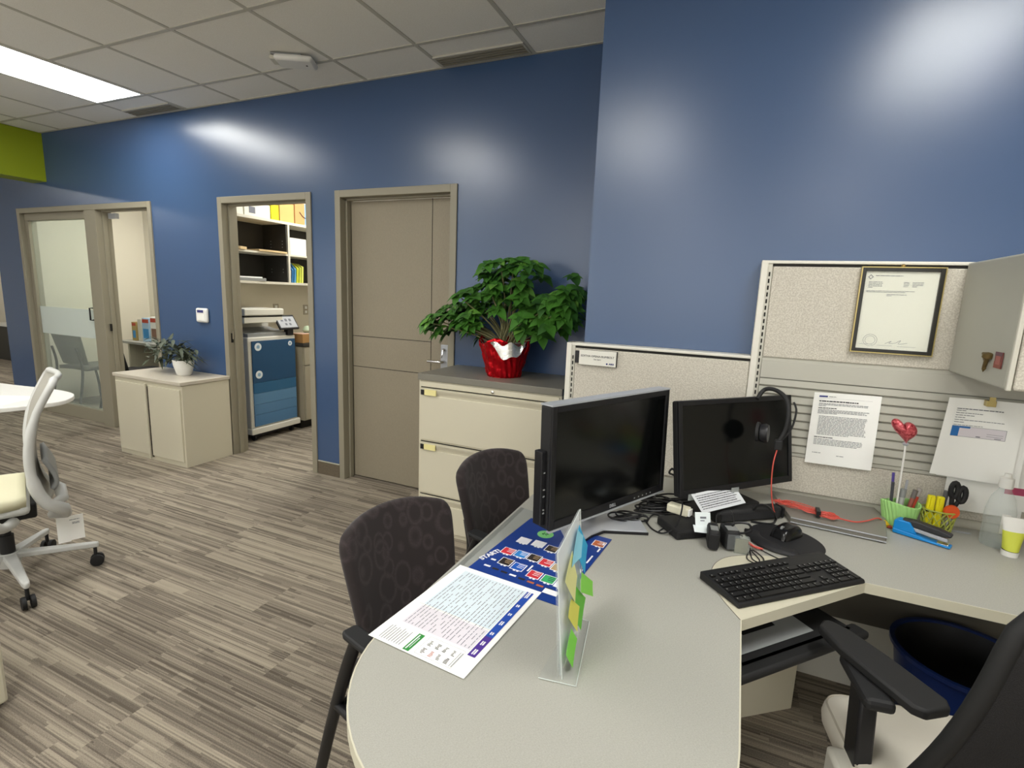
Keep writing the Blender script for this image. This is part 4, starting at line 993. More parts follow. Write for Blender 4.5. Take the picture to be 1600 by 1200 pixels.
pen('marker', 'clear grey-capped marker in the lime cup', C1, -.006, -.006, .05, 0, .125, .0085, mat('marker_grey', '#b3b5b2', .3), M_GREYP)
pen('marker', 'brown-red marker with white text in lime cup', C1, .014, -.004, .16, 0, .128, .007, mat('marker_brown', '#96564a', .4), mat('marker_cap', '#6b6663', .4))
pen('marker', 'red marker at right of the lime cup', C1, .022, .004, .2, 0, .135, .007, mat('marker_red', '#b5402f', .4), mat('marker_cap2', '#a39d99', .4))
pen('pen', 'thin silver pen standing in the lime cup', C1, .006, .012, .03, 0, .155, .004, M_SILVER)
# heart pick
t = thing('heart_pick', 'red mosaic foil heart on white stick in the lime cup', 'decoration', (.563, 2.10, ZT))
obj('stick', MB().tube([(-.002, .02, .01), (-.012, .0, .30)], .0032, 8), M_WHITE, t, shade=True)
hm = MB()
def heart(u, v):
    a = u*2*PI; k = math.sin(v*PI/2); x = 16*math.sin(a)**3/17; y = (13*math.cos(a)-5*math.cos(2*a)-2*math.cos(3*a)-math.cos(4*a))/17
    return (x*k, y*k)
for sgn in (-1, 1):
    hm.grid(lambda u, v: Vector((-.022+.040*heart(u, v)[0] - .010*heart(u, v)[1], sgn*.024*math.cos(v*PI/2), .347+.047*heart(u, v)[1]-.008*heart(u, v)[0])), 40, 8)
obj('heart', hm, None, t, shade=True)
mh = bpy.data.materials.new('red_mosaic'); mh.use_nodes = True; nt = mh.node_tree; pp = nt.nodes['Principled BSDF']
tc = N(nt, 'ShaderNodeTexCoord'); vo = N(nt, 'ShaderNodeTexVoronoi'); vo.inputs['Scale'].default_value = 150; nt.links.new(tc.outputs['Object'], vo.inputs['Vector'])
rr = N(nt, 'ShaderNodeValToRGB'); rr.color_ramp.elements[0].color = lin('#8f1c28'); rr.color_ramp.elements[1].color = lin('#d96a70')
sx = N(nt, 'ShaderNodeSeparateXYZ'); nt.links.new(vo.outputs['Color'], sx.inputs[0]); nt.links.new(sx.outputs[0], rr.inputs['Fac']); nt.links.new(rr.outputs['Color'], pp.inputs['Base Color'])
pp.inputs['Metallic'].default_value = .4; pp.inputs['Roughness'].default_value = .3
bp_ = N(nt, 'ShaderNodeBump'); bp_.inputs['Strength'].default_value = .6; bp_.inputs['Distance'].default_value = .002; nt.links.new(sx.outputs[1], bp_.inputs['Height']); nt.links.new(bp_.outputs['Normal'], pp.inputs['Normal'])
[o for o in t.children if o.name.startswith('heart')][0].data.materials.append(mh)
obj('tie', MB().lathe([(.006, 0), (.010, .006), (.004, .012)], 12, Matrix.Translation((-.013, 0, .295))), M_SILVER, t)
# woven basket
t = thing('woven_basket', 'small yellow-green openwork basket with highlighters and scissors', 'basket', (.685, 2.14, ZT))
wb = MB(); 
def ring(z, r): wb.tube([(r*1.1*math.cos(i/32*2*PI), r*.8*math.sin(i/32*2*PI), z) for i in range(32)], .0028, 6, closed=True)
ring(.004, .036); ring(.078, .046)
for k in range(14):
    for s_ in (-1, 1):
        wb.tube([((.037+.009*j/8)*1.1*math.cos(k/14*2*PI+s_*j/8*.9), (.037+.009*j/8)*.8*math.sin(k/14*2*PI+s_*j/8*.9), .005+.072*j/8) for j in range(9)], .0018, 5)
obj('weave', wb, mat('basket_straw', '#a9b04e', .6), t, shade=True)
obj('base', MB().prism([(.037*math.cos(i/20*2*PI), .028*math.sin(i/20*2*PI)) for i in range(20)], 0.001, .005), mat('basket_straw', '#a9b04e', .6), t)
C2 = (.685, 2.14, ZT); YL = mat('highlighter_yellow', '#e8dd1a', .4)
def hi(ox, lab):
    o = obj('highlighter', B(-.011, .011, -.008, .008, 0, .118), YL, loc=(C2[0]+ox, C2[1]-.006, C2[2]+.008), bevel=.004); tag(o, lab, 'highlighter', 'yellow highlighters in the woven basket')
    obj('cap_band', B(-.0115, .0115, -.0085, .0085, .06, .066), M_DARK, o)
    obj('clip', B(-.004, .004, -.012, -.0085, .08, .115), YL, o)
hi(-.028, 'yellow highlighter at left in the woven basket'); hi(-.003, 'yellow highlighter in the middle of the woven basket')
t = thing('scissors', 'scissors with black handles standing in the woven basket', 'scissors', (.72, 2.15, ZT+.006))
sh = MB()
for dx, h_ in ((-.004, .155), (.022, .142)):
    pts = [(dx+.011*math.cos(i/16*2*PI)+.004, .006*math.sin(i/16*2*PI)*0, h_-.01+.026*math.sin(i/16*2*PI)) for i in range(16)]
    sh.tube([(p_[0]*.85, p_[1], p_[2]) for p_ in pts], .0085, 8, closed=True)
sh.tube([(-.004, 0, .13), (.0, 0, .08)], .007, 8); sh.tube([(.02, 0, .12), (.006, 0, .08)], .007, 8)
obj('handles', sh, M_BLACKM, t, shade=True)
obj('blades', MB().prism([(-.006, 0), (.008, 0), (.005, .085), (-.003, .085)], -.001, .001, M=frameM((0, 0, 0), (1, 0, 0), (0, 0, 1))), M_CHROME, t)
t = thing('tape_roll', 'orange round cap in the woven basket', 'cap', (.712, 2.118, ZT+.083))
obj('disc', MB().lathe([(0, -.007), (.021, -.007), (.024, 0), (.021, .007), (0, .007)], 24, frameM((0, 0, 0), (1, .2, .2), (0, .1, 1))), mat('orange_plastic', '#d9521f', .4), t, shade=True)
t = thing('utility_knife', 'grey cutter handle leaning in the woven basket', 'knife', (.695, 2.165, ZT+.01))
obj('handle', MB().tube([(0, 0, 0), (.01, .0, .13)], .008, 8), mat('cutter_grey', '#5c5d60', .4), t, shade=True)
t = thing('yellow_trinket', 'tiny yellow and red trinket left of the lime cup', 'trinket', (.527, 2.09, ZT))
obj('body', MB().lathe([(0, .001), (.012, .003), (.014, .012), (.007, .02), (0, .024)], 16), mat('trinket_yellow', '#d9b11e', .4), t, shade=True)
obj('foot', B(.006, .022, -.012, .004, .001, .008), mat('trinket_red', '#a3402a', .5), t, bevel=.002)
t = thing('paper_slot', 'short thin metal ruler end at back edge of desk', 'ruler', (.73, 2.16, ZT))
obj('blade', B(0, .06, 0, .012, .001, .003), M_SILVER, t)
# stapler
t = thing('stapler', 'bright blue stapler with black handle in front of cups', 'stapler', (.548, 2.062, ZT), math.radians(-26))
SB = mat('stapler_blue', '#1184cf', .35)
obj('base', MB().prism([(0, .002), (.155, .002), (.155, .008), (.10, .010), (.06, .016), (0, .018)], -.018, .018, M=frameM((0, 0, 0), (1, 0, 0), (0, 0, 1))), SB, t, bevel=.003)
obj('hinge_body', MB().prism([(0, .012), (.065, .016), (.045, .052), (.01, .052), (0, .045)], -.017, .017, M=frameM((0, 0, 0), (1, 0, 0), (0, 0, 1))), SB, t, bevel=.004)
obj('magazine', MB().prism([(.04, .024), (.145, .018), (.145, .030), (.045, .036)], -.010, .010, M=frameM((0, 0, 0), (1, 0, 0), (0, 0, 1))), M_SILVER, t, bevel=.002)
obj('handle', MB().prism([(.03, .044), (.05, .038), (.12, .034), (.152, .036), (.154, .046), (.12, .054), (.06, .060), (.02, .056)], -.014, .014, M=frameM((0, 0, 0), (1, 0, 0), (0, 0, 1))), mat('stapler_black', '#2c2c2f', .5), t, bevel=.004)
obj('anvil', B(.118, .148, -.012, .012, .007, .0105), M_CHROME, t, bevel=.002)
# bottle, tube, green box
t = thing('spray_bottle', 'tall translucent plastic bottle with white cap at right', 'bottle', (.83, 2.10, ZT))
obj('bottle', MB().lathe([(0, .001), (.036, .001), (.039, .008), (.039, .12), (.03, .165), (.016, .19), (.014, .20)], 32), glass_mat('translucent_plastic', (.97, .98, .98, 1), .16, .25), t, shade=True)
obj('liquid', MB().lathe([(0, .004), (.035, .004), (.036, .085), (0, .085)], 28), glass_mat('clear_liquid', (.96, .97, .97, 1), .03, .1), t)
obj('cap', MB().lathe([(.018, .198), (.019, .205), (.018, .23), (.010, .235), (.009, .245), (0, .246)], 24), M_WHITE, t, shade=True)
obj('label', B(-.010, .012, -.0415, -.039, .055, .12), M_WHITE, t)
t = thing('lotion_tube', 'white and yellow-green lotion tube standing on its cap', 'tube', (.843, 2.028, ZT))
def tubef(u, v):
    a = u*2*PI; rx = .020+.014*v; ry = .020*(1-v)+.0025; return Vector((rx*math.cos(a), ry*math.sin(a), .020+.105*v+.008*v*(1-math.cos(a)**2)*0))
mt = MB(); k1 = mt.mi(M_WHITE); k2 = mt.mi(mat('tube_yellow', '#ccd24e', .4))
mt.grid(tubef, 32, 12, M_WHITE)
for f in mt.bm.faces:
    zc = f.calc_center_median().z
    if .024 < zc < .078 + 0: f.material_index = k2
obj('tube_body', mt, None, t, shade=True)
obj('cap', MB().lathe([(0, 0.001), (.021, 0.001), (.0215, .018), (0, .018)], 24), M_WHITE, t, shade=True)
obj('cap_line', MB().lathe([(.0205, .018), (.0212, .019), (.0205, .021)], 24), M_DARK, t)
t = thing('snack_box', 'dark green packet at the right edge of desk', 'box', (.90, 1.99, ZT), math.radians(-12))
obj('packet', B(0, .10, 0, .05, .001, .10), mat('packet_dark', '#3c2c1a', .5), t, bevel=.006)
obj('band', B(-.001, .101, -.002, .0, .06, .078), mat('packet_orange', '#d9741f', .5), t)
obj('base_band', B(-.001, .101, -.002, .0, .002, .035), mat('packet_green', '#4f8a35', .5), t)

# ------------------------------------------------------------------ guest chairs (fabric with ring pattern)
def guest_chair(lab, x, y, rz):
    t = thing('guest_chair', lab, 'chair', (x, y, 0), rz, 'ring-patterned guest chairs at the desk')
    def back(u, v):
        s = 2*u-1; zz = .43+.43*v
        w = .200 - .045*(1-v)**1.3 - .022*max(0, (v-.88)/.12)**2.5
        z = zz - .035*abs(s)**2.5*max(0, v-.2) 
        x = -.205 - .085*v*v + .06*s*s - .012*math.sin(v*PI)
        return Vector((x, w*s, z))
    obj('backrest', MB().grid(back, 16, 14), M_RING, t, shade=True, solid=.035, bevel=0, sub=1)
    def seat(u, v):
        a = 2*u-1; b = 2*v-1; w = .235; d_ = .235
        return Vector((.03+d_*b, w*a*(1-.06*abs(b)**4), .455 + .012*(1-a*a)*(1-b*b) - .03*max(0, b)**6))
    obj('seat', MB().grid(seat, 14, 14), M_RING, t, shade=True, solid=.05, sub=1)
    for s in (-1, 1):
        y_ = .26*s
        obj('armrest', MB().prism([(-.07, y_-.024), (.17, y_-.022), (.19, y_), (.17, y_+.022), (-.07, y_+.024), (-.085, y_+.018), (-.085, y_-.018)], .655, .672), M_BLACKM, t, bevel=.006)
        obj('rear_leg', MB().tube(smooth([(-.05, y_, .655), (-.11, y_, .52), (-.20, y_*.97, .30), (-.31, y_*.93, .01)], 5), [.016]*16, 10), M_BLACK, t, shade=True)
        obj('front_leg', MB().tube(smooth([(.12, y_, .655), (.16, y_, .5), (.20, y_, .3), (.25, y_, .01)], 5), .013, 10), M_BLACK, t, shade=True)
        obj('side_rail', MB().tube([(-.16, y_, .42), (.17, y_, .42)], .012, 8), M_BLACK, t, shade=True)
        obj('back_upright', MB().tube(smooth([(-.10, y_*.5, .42), (-.22, y_*.45, .44), (-.25, y_*.4, .52), (-.27, y_*.4, .60)], 5), .010, 8), M_BLACK, t, shade=True)
    for xx in (-.14, .12): obj('cross_bar', MB().tube([(xx, -.26, .42), (xx, .26, .42)], .010, 8), M_BLACK, t)
    return t
guest_chair('near dark fabric guest chair tucked at the left desk edge', -.642, 1.115, math.radians(-17))
guest_chair('far dark fabric guest chair in front of the filing cabinet', -.632, 1.72, math.radians(-17))

# ------------------------------------------------------------------ five-star base
def star_base(t, m, R=.32, a0=0, hz=.10):
    obj('gas_lift', MB().lathe([(.028, hz), (.028, .25), (.02, .25), (.02, .40)], 18), M_BLACKM, t, shade=True)
    obj('hub', MB().lathe([(.04, hz-.02), (.05, hz+.02), (.035, hz+.05)], 20), m, t, shade=True)
    for k in range(5):
        a = a0+k*2*PI/5; c, s = math.cos(a), math.sin(a); M_ = Matrix.Rotation(a, 4, 'Z')
        l = MB(); l.prism([(.02, -.026), (R-.01, -.014), (R+.012, -.008), (R+.012, .008), (R-.01, .014), (.02, .026)], 0, .028)
        for v in l.bm.verts: v.co.z += hz+.02 - .035*max(0, v.co.x-.05)/R*1.0; v.co = M_ @ v.co
        lg = obj('base_leg', l, m, t, bevel=.006, shade=True)
        w = MB()
        for d_ in (-.016, .016): w.lathe([(.012, -.010), (.029, -.008), (.030, 0), (.029, .008), (.012, .010)], 20, M_ @ Matrix.Translation((R, d_, .031)) @ Matrix.Rotation(PI/2, 4, 'X'))
        w.lathe([(.008, .04), (.008, hz-.01)], 10, M_ @ Matrix.Translation((R-.005, 0, 0)))
        obj('castor', w, M_BLACKM, lg, shade=True)

# task chair at the desk (right)
MESHB = mat('mesh_black', '#1b1a1b', .8, bump=.8, bscale=500)
CREAMV = mat('cream_vinyl', '#d8d2c4', .5, bump=.1)
t = thing('task_chair', 'cream-seated office chair with black armrests at the desk corner', 'chair', (.575, 1.285, 0), math.radians(100))
star_base(t, M_PTRIM, .31, .5)
def rrect(hx, hy, r, n=7):
    o = []
    for cx_, cy_, a0 in ((hx-r, hy-r, 0), (-hx+r, hy-r, PI/2), (-hx+r, -hy+r, PI), (hx-r, -hy+r, 1.5*PI)):
        for i in range(n+1): o.append((cx_+r*math.cos(a0+i/n*PI/2), cy_+r*math.sin(a0+i/n*PI/2)))
    return o
cu = MB()
prof_ = [(.90, .405), (.97, .410), (1.0, .425), (1.015, .450), (1.0, .474), (.965, .486), (.90, .491), (.5, .494)]
rings = []
for k_, z_ in prof_:
    rings.append([cu.bm.verts.new((x*k_, y*k_, z_ - .018*max(0, x/.245)**4)) for x, y in rrect(.245, .25, .075)])
for a_, b_ in zip(rings, rings[1:]):
    n = len(a_)
    for i in range(n): cu.bm.faces.new((a_[i], a_[(i+1) % n], b_[(i+1) % n], b_[i]))
cu.bm.faces.new(rings[-1]); cu.bm.faces.new(rings[0][::-1])
obj('seat', cu, CREAMV, t, shade=True)
obj('piping', MB().tube([(x*.985, y*.985, .4815-.018*max(0, x/.245)**4) for x, y in rrect(.245, .25, .075)], .0025, 6, closed=True), mat('piping_cream', '#b5ae9f', .6), t)
for s in (1, -1):
    y_ = .262*s
    A = Matrix.Translation((.075, y_-.055*s, .68)) @ Matrix.Rotation(math.radians(26)*s, 4, 'Z')
    obj('armrest', MB().prism([(-.15, -.03), (-.13, -.045), (.0, -.045), (.10, -.036), (.145, -.018), (.15, .0), (.13, .03), (.05, .045), (-.13, .045), (-.15, .03)], -.012, .012, M=A), M_BLACKM, t, bevel=.006, shade=True)
    ap = MB(); ap.prism([(-.035, -.018), (.03, -.018), (.03, .018), (-.035, .018)], .44, .655, M=Matrix.Translation((.02, y_-.03*s, 0)))
    for v in ap.bm.verts: v.co.x += (v.co.z-.44)*.12
    obj('arm_post', ap, M_BLACK, t, bevel=.006, shade=True)
    obj('arm_bracket', B(-.04, .12, y_-.03*s-.03, y_-.03*s+.03, .640, .668), M_BLACKM, t, bevel=.01)
    obj('arm_support', MB().prism([(-.06, y_-.025), (.05, y_-.025), (.05, y_+.025), (-.06, y_+.025)], .38, .47), M_PTRIM, t, bevel=.01, shade=True)
def back2(u, v):
    a = 2*u-1; z_ = .56+.50*v; w = (.29-.075*v)*(1-.10*max(0, (v-.85)/.15)**2.5)
    return Vector((-.225-.10*v+.05*a*a-.03*math.sin(v*PI)+.02, w*a-.045, z_-.03*abs(a)**3*v))
obj('backrest', MB().grid(back2, 20, 16), MESHB, t, shade=True, solid=.022)
fr = [back2(u, v) for u, v in [(0, i/12) for i in range(13)]] + [back2(i/12, 1) for i in range(1, 13)] + [back2(1, 1-i/12) for i in range(1, 13)] + [back2(1-i/12, 0) for i in range(1, 12)]
obj('back_frame', MB().tube(fr, .016, 10, closed=True), M_BLACKM, t, shade=True)
obj('back_spine', MB().tube(smooth([(-.08, -.02, .39), (-.24, -.06, .41), (-.31, -.075, .52), (-.32, -.075, .75)], 6), .022, 10), M_BLACKM, t, shade=True)

# white task chair at far left
t = thing('task_chair', 'white mesh-backed office chair with white base at left edge', 'chair', (-3.14, 1.154, 0), math.radians(-113))
WG = mat('chair_white', '#c8c9c6', .4); MG = mat('chair_mesh_grey', '#aaa79e', .7, bump=.5, bscale=400); SC = mat('seat_cream', '#d6d2b4', .7)
ca = math.atan2(1.435-1.154, -2.973+3.14)-math.radians(-113)
star_base(t, WG, .33, ca, .11)
prof = smooth([(-.255, 0, 1.015), (-.225, 0, .96), (-.175, 0, .85), (-.145, 0, .72), (-.140, 0, .60), (-.155, 0, .50), (-.185, 0, .43)], 5)
def backw(u, v):
    k = v*(len(prof)-1); i = min(int(k), len(prof)-2); p_ = prof[i].lerp(prof[i+1], k-i); s = 2*u-1
    w = .235-.03*(1-v)*0 - .05*max(0, (.12-v)/.12)**2 - .04*v
    return Vector((p_.x+.03*s*s, w*s, p_.z))
obj('backrest', MB().grid(backw, 16, 30), MG, t, shade=True, solid=.012)
for s in (-1, 1):
    pts = [backw(.5+.5*s, v/20) + Vector((-.006, 0, 0)) for v in range(21)] + [Vector((-.215, s*.17, .385)), Vector((-.222, s*.12, .345)), Vector((-.17, s*.06, .33))]
    obj('back_frame', MB().tube(pts, [.016]*8+[.020]*7+[.026]*6+[.03, .026, .02], 10), WG, t, shade=True)
obj('top_rail', MB().tube([backw(i/12, 0) for i in range(13)], .014, 8), WG, t, shade=True)
obj('lumbar_support', MB().grid(lambda u, v: Vector((-.165-.038*math.sin(v*2.6), (2*u-1)*.17, .64-.15*v-.02*math.sin(v*PI))), 10, 10), M_GREYP, t, shade=True, solid=.018)
obj('seat', MB().grid(lambda u, v: Vector((.16+.25*(2*v-1), .24*(2*u-1)*(1-.1*abs(2*v-1)**4), .478-.025*max(0, 2*v-1)**5-.02*abs(2*u-1)**6)), 16, 16), SC, t, shade=True, solid=.045)
obj('seat_pan', B(-.10, .33, -.22, .22, .40, .445), WG, t, bevel=.02, shade=True)
obj('mechanism', B(-.12, .12, -.07, .07, .33, .405), M_BLACKM, t, bevel=.01)
for s in (-1, 1):
    obj('arm_support', MB().tube(smooth([(-.04, s*.18, .37), (.0, s*.27, .38), (.05, s*.31, .46), (.10, s*.31, .60)], 5), .022, 10), WG, t, shade=True)
    obj('armrest', B(.06, .28, s*.30-.045, s*.30+.045, .61, .635), WG, t, bevel=.01)
# hang tag
tg = thing('hang_tag', 'white paper tag hanging below the back of white chair', 'tag', (-3.02, 1.335, .165), math.radians(67))
sheet('tag_card', .075, .13, textlines(.02, .06, .11, 1, .004, .003, INK, random.Random(1), 1)+textlines(.03, .06, .095, 2, .006, .003, INK, random.Random(1), 1), frameM((0, 0, 0), (1, 0, 0), (.12, .0, 1)), tg, th=.001)
sheet('tag_back', .05, .15, [], frameM((-.03, .01, -.01), (1, 0, 0), (.03, .0, 1)), tg, th=.001)
tgs = MB(); tgs.tube([(.03, 0, .13), (-.02, .0, .2)], .0015, 4); obj('string', tgs, M_WHITE, tg)

# white side table at far left
t = thing('side_table', 'white table with rounded tip at the left edge', 'table', (-4.1, 1.45, 0))
tp = smooth([(.30, .17, 0), (.27, .33, 0), (.05, .46, 0), (-.4, .42, 0), (-1.1, .2, 0), (-1.1, -.7, 0), (-.1, -.45, 0), (.2, -.1, 0)], 5, True)
obj('tabletop', MB().prism([(p.x, p.y) for p in tp], .702, .73), M_WHITE, t, bevel=.006)
obj('column', MB().lathe([(.26, 0), (.26, .015), (.035, .03), (.035, .70)], 24, Matrix.Translation((-.4, 0, 0))), M_BLACKM, t, shade=True)
p = sheet('paper_sheet', .33, .25, [], frameM((-4.22, 1.36, .7305), (1, .5, 0), (-.5, 1, 0))); tag(p, 'white sheet lying on the white table at left', 'paper')
t = thing('desk_pedestal', 'pale drawer pedestal edge at the lower left of the floor', 'pedestal', (-2.68, .45, 0), math.radians(0))
obj('body', B(0, .40, 0, .30, 0.02, .55), M_CAB, t, bevel=.01); obj('plinth', B(.02, .38, .02, .28, 0, .02), M_DARK, t)
bpy.data.objects['desk_pedestal'].location = (-2.60, .46, 0)

# ------------------------------------------------------------------ copy room contents
t = thing('printer', 'tall white and blue office printer standing in the copy room', 'printer', (-4.16, 3.37, 0))
PW = mat('printer_white', '#dedcd2', .4)
obj('body', B(-.44, 0, .0, .56, .13, 1.0), PW, t, bevel=.01)
obj('base_plinth', B(-.46, .02, -.01, .58, .07, .13), PW, t, bevel=.008)
c_ = MB()
for x in (-.38, -.03):
    for y in (.05, .5): c_.lathe([(.028, -.012), (.028, .012)], 16, frameM((x, y, .029), (1, 0, 0), (0, 0, 1)))
    c_.box(x-.01, x+.01, .03, .52, .04, .07)
obj('castor', c_, M_BLACK, t)
for z0, z1, hx in ((.57, .965, '#1d4a70'), (.465, .568, '#2a6088'), (.36, .463, '#5b86ac'), (.26, .358, '#557fa6'), (.145, .258, '#4f7aa3')):
    obj('front_panel', B(0, .012, .035, .545, z0, z1), mat('printer'+hx[1:], hx, .4), t, bevel=.002)
for y, z, r in ((.10, .91, .038), (.48, .92, .024), (.10, .645, .038)):
    obj('round_sticker', MB().lathe([(r, 0), (r, .002)], 24, frameM((.012, y, z), (0, 1, 0), (0, 0, 1))), mat('sticker_white', '#e3ebf0', .5), t)
    obj('sticker_mark', MB().lathe([(r*.45, 0), (r*.45, .001)], 16, frameM((.014, y, z), (0, 1, 0), (0, 0, 1))), mat('sticker_blue', '#8fb0cc', .5), t)
obj('output_tray', MB().prism([(-.44, 1.0), (-.02, 1.0), (-.02, 1.03), (-.2, 1.05), (-.44, 1.10)], .02, .50, M=frameM((0, 0, 0), (1, 0, 0), (0, 0, 1)) @ Matrix.Scale(-1, 4, (0, 0, 1))), M_GREYP, t)
obj('scanner_neck', B(-.44, -.30, .0, .50, 1.0, 1.14), PW, t, bevel=.005)
obj('scanner_body', B(-.44, -.03, .0, .44, 1.13, 1.185), PW, t, bevel=.006)
obj('scanner_gap', B(-.435, -.035, .002, .438, 1.185, 1.2), M_DARK, t)
obj('document_feeder', B(-.44, -.02, .0, .45, 1.2, 1.265), PW, t, bevel=.01)
sc_ = obj('control_screen', MB().prism([(0, 0), (.24, 0), (.24, .16), (0, .16)], 0, .02, M=frameM((.01, .36, 1.055), (0, 1, 0), (-.55, 0, .8))), M_BLACK, t, bevel=.004)
obj('display', MB().prism([(.015, .015), (.225, .015), (.225, .14), (.015, .14)], .0195, .0215, M=frameM((.01, .36, 1.055), (0, 1, 0), (-.55, 0, .8))), mat('lcd', '#b3b6bc', .3), sc_)
ic = MB()
for i in range(3): ic.box(.05+i*.05, .078+i*.05, .085, .115, .0212, .0225, M=frameM((.01, .36, 1.055), (0, 1, 0), (-.55, 0, .8)))
for i in range(2): ic.box(.085+i*.05, .11+i*.05, .04, .065, .0212, .0225, M=frameM((.01, .36, 1.055), (0, 1, 0), (-.55, 0, .8)))
obj('icons', ic, mat('lcd_icon', '#6f737c', .4), sc_)
obj('screen_arm', B(-.04, .01, .46, .53, 1.0, 1.07), M_BLACK, t)
# counter
t = thing('base_cabinet', 'beige base cabinet with dark counter beyond the printer', 'cabinet', (-4.12, 3.985, 0))
obj('body', B(-.5, 0, 0, 1.6, .09, .87), mat('cab_taupe', '#a39c8a', .5), t); obj('toe_kick', B(-.5, -.05, 0, 1.6, 0, .09), M_DARK, t)
obj('countertop', B(-.52, .02, -.01, 1.6, .875, .91), mat('counter_dark', '#35332f', .35), t, bevel=.004)
for k in range(3):
    obj('drawer', B(0, .018, .01+k*.45, .44+k*.45, .68, .86), mat('cab_taupe', '#a39c8a', .5), t, bevel=.003)
    d_ = obj('door', B(0, .018, .01+k*.45, .44+k*.45, .10, .67), mat('cab_taupe', '#a39c8a', .5), t, bevel=.003)
    obj('knob', MB().tube([(.02, .2+k*.45, .64), (.035, .22+k*.45, .64)], .006, 8), M_SILVER, d_)
t = thing('small_carton', 'brown small carton on the dark copy room counter', 'box', (-4.28, 4.0, .911)); obj('box', B(0, .15, 0, .13, 0, .09), mat('cardboard', '#a9814f', .8), t, bevel=.003); obj('flap', B(0, .15, .0, .13, .09, .094), mat('pink_card', '#c9a592', .8), t)
t = thing('desk_organizer', 'black mesh organizer with odds and ends on the counter', 'organizer', (-4.30, 4.215, .911)); obj('tray', B(0, .15, 0, .2, 0, .11), mat('mesh_dark', '#38362f', .6), t); obj('contents', MB().lathe([(0, 0), (.05, .02), (.04, .07), (0, .09)], 12, Matrix.Translation((.07, .05, .11))), M_BLACK, t)
t = thing('green_dish', 'pale green bunched item beside the organizer on counter', 'item', (-4.22, 4.165, .911)); obj('bunch', MB().lathe([(0, .09), (.03, .09), (.05, .12), (.03, .16), (0, .17)], 14, Matrix.Translation((0, -.01, 0))), mat('pale_green', '#a9b89a', .6), t, shade=True); obj('stand', B(-.02, .02, -.03, .01, 0, .092), M_BLACK, t)
# wall shelf unit
t = thing('wall_shelving', 'white wall shelf unit with dark inside in copy room', 'shelf', (-4.65, 3.3, 1.52))
SH = mat('shelf_white', '#cfcabb', .5); DKI = mat('shelf_dark', '#2b2925', .7)
L_ = 1.8; D_ = .34
fr_ = MB(); fr_.box(0, D_, 0, L_, -.02, .004); fr_.box(0, D_, 0, L_, .58, .605)
obj('frame', fr_, SH, t)
obj('shelf_board', B(.01, D_-.004, 0, L_, .27, .288), SH, t)
for y in (0, .72, 1.45): obj('upright', B(.0, D_, y, y+.022, .004, .58), SH, t)
bk = MB(); bk.box(0, .01, 0, L_, .004, .58)
for y in (.022, .70, .742): bk.box(.01, D_-.006, y, y+.008, .004, .58)
obj('dark_lining', bk, DKI, t)
hl = MB()
for z in (.1, .13, .35, .38, .41):
    for x in (.12, .28): hl.box(x, x+.008, .697, .70, z, z+.008)
obj('shelf_pins', hl, M_GREYP, t)
bx_ = [(.02, .24, .13, '#e3dfd0', 'white carton at left on top of the wall shelving'), (.265, .30, .13, '#dedacb', 'white carton second from left on the wall shelving'), (.57, .10, .15, '#e3d61c', 'bright yellow box on top of the wall shelving'), (.675, .19, .19, '#c9a262', 'tan carton next to the yellow box on shelving'), (.87, .34, .22, '#c08f5a', 'brown carton with blue tape on the wall shelving')]
for i, (y, w, h, hx, lab) in enumerate(bx_):
    o = thing('carton', lab, 'box', (-4.62, 3.3+y, 2.126), 0, 'cartons on top of the shelving')
    obj('box', B(.0, .26, 0, w-.008, 0, h), mat('carton'+hx[1:], hx, .8), o, bevel=.002)
    if i == 4:
        obj('tape', B(.2605, .262, .13, .17, 0, h), mat('blue_tape', '#7da6cf', .5), o); sm_ = MB(); sm_.tube(smooth([(.263, .06, .13), (.263, .12, .08), (.263, .19, .09), (.263, .23, .13)], 4), .004, 5); obj('printed_mark', sm_, INKD, o)
    if i < 2: obj('printed_lines', MB().box(.2602, .2612, .05, .12, .03, .09), INK, o)
t = thing('file_sleeve', 'tan folded file sleeve on the middle shelf', 'folder', (-4.62, 3.34, 1.809)); obj('sleeve', MB().prism([(0, 0), (.30, 0), (.34, .1), (.30, .2), (.0, .3)], 0, .025), mat('manila', '#c9b083', .8), t); obj('curled_end', B(.25, .33, -.02, .05, .0, .045), mat('manila_light', '#dccba3', .8), t, bevel=.01)
t = thing('file_sleeve', 'second tan folder further along the middle shelf', 'folder', (-4.62, 3.66, 1.809)); obj('sleeve', MB().prism([(0, 0), (.32, 0), (.335, .2), (.32, .34), (.0, .34)], 0, .018), mat('manila', '#c9b083', .8), t)
t = thing('binder', 'grey flat binder lying on the lower shelf', 'binder', (-4.55, 3.38, 1.5245)); obj('cover', MB().prism([(0, 0), (.22, 0), (.25, .35), (0, .35)], 0, .028), M_GREYP, t, bevel=.003); obj('papers', B(.02, .22, .02, .33, .028, .04), M_PAPER, t)
t = thing('paper_stack', 'tall stack of white paper in right shelf bay', 'paper', (-4.60, 4.06, 1.8085)); obj('stack', B(0, .27, 0, .22, 0, .17), mat('paper_edges', '#e3dfd2', .8, bump=.8, bscale=60), t)
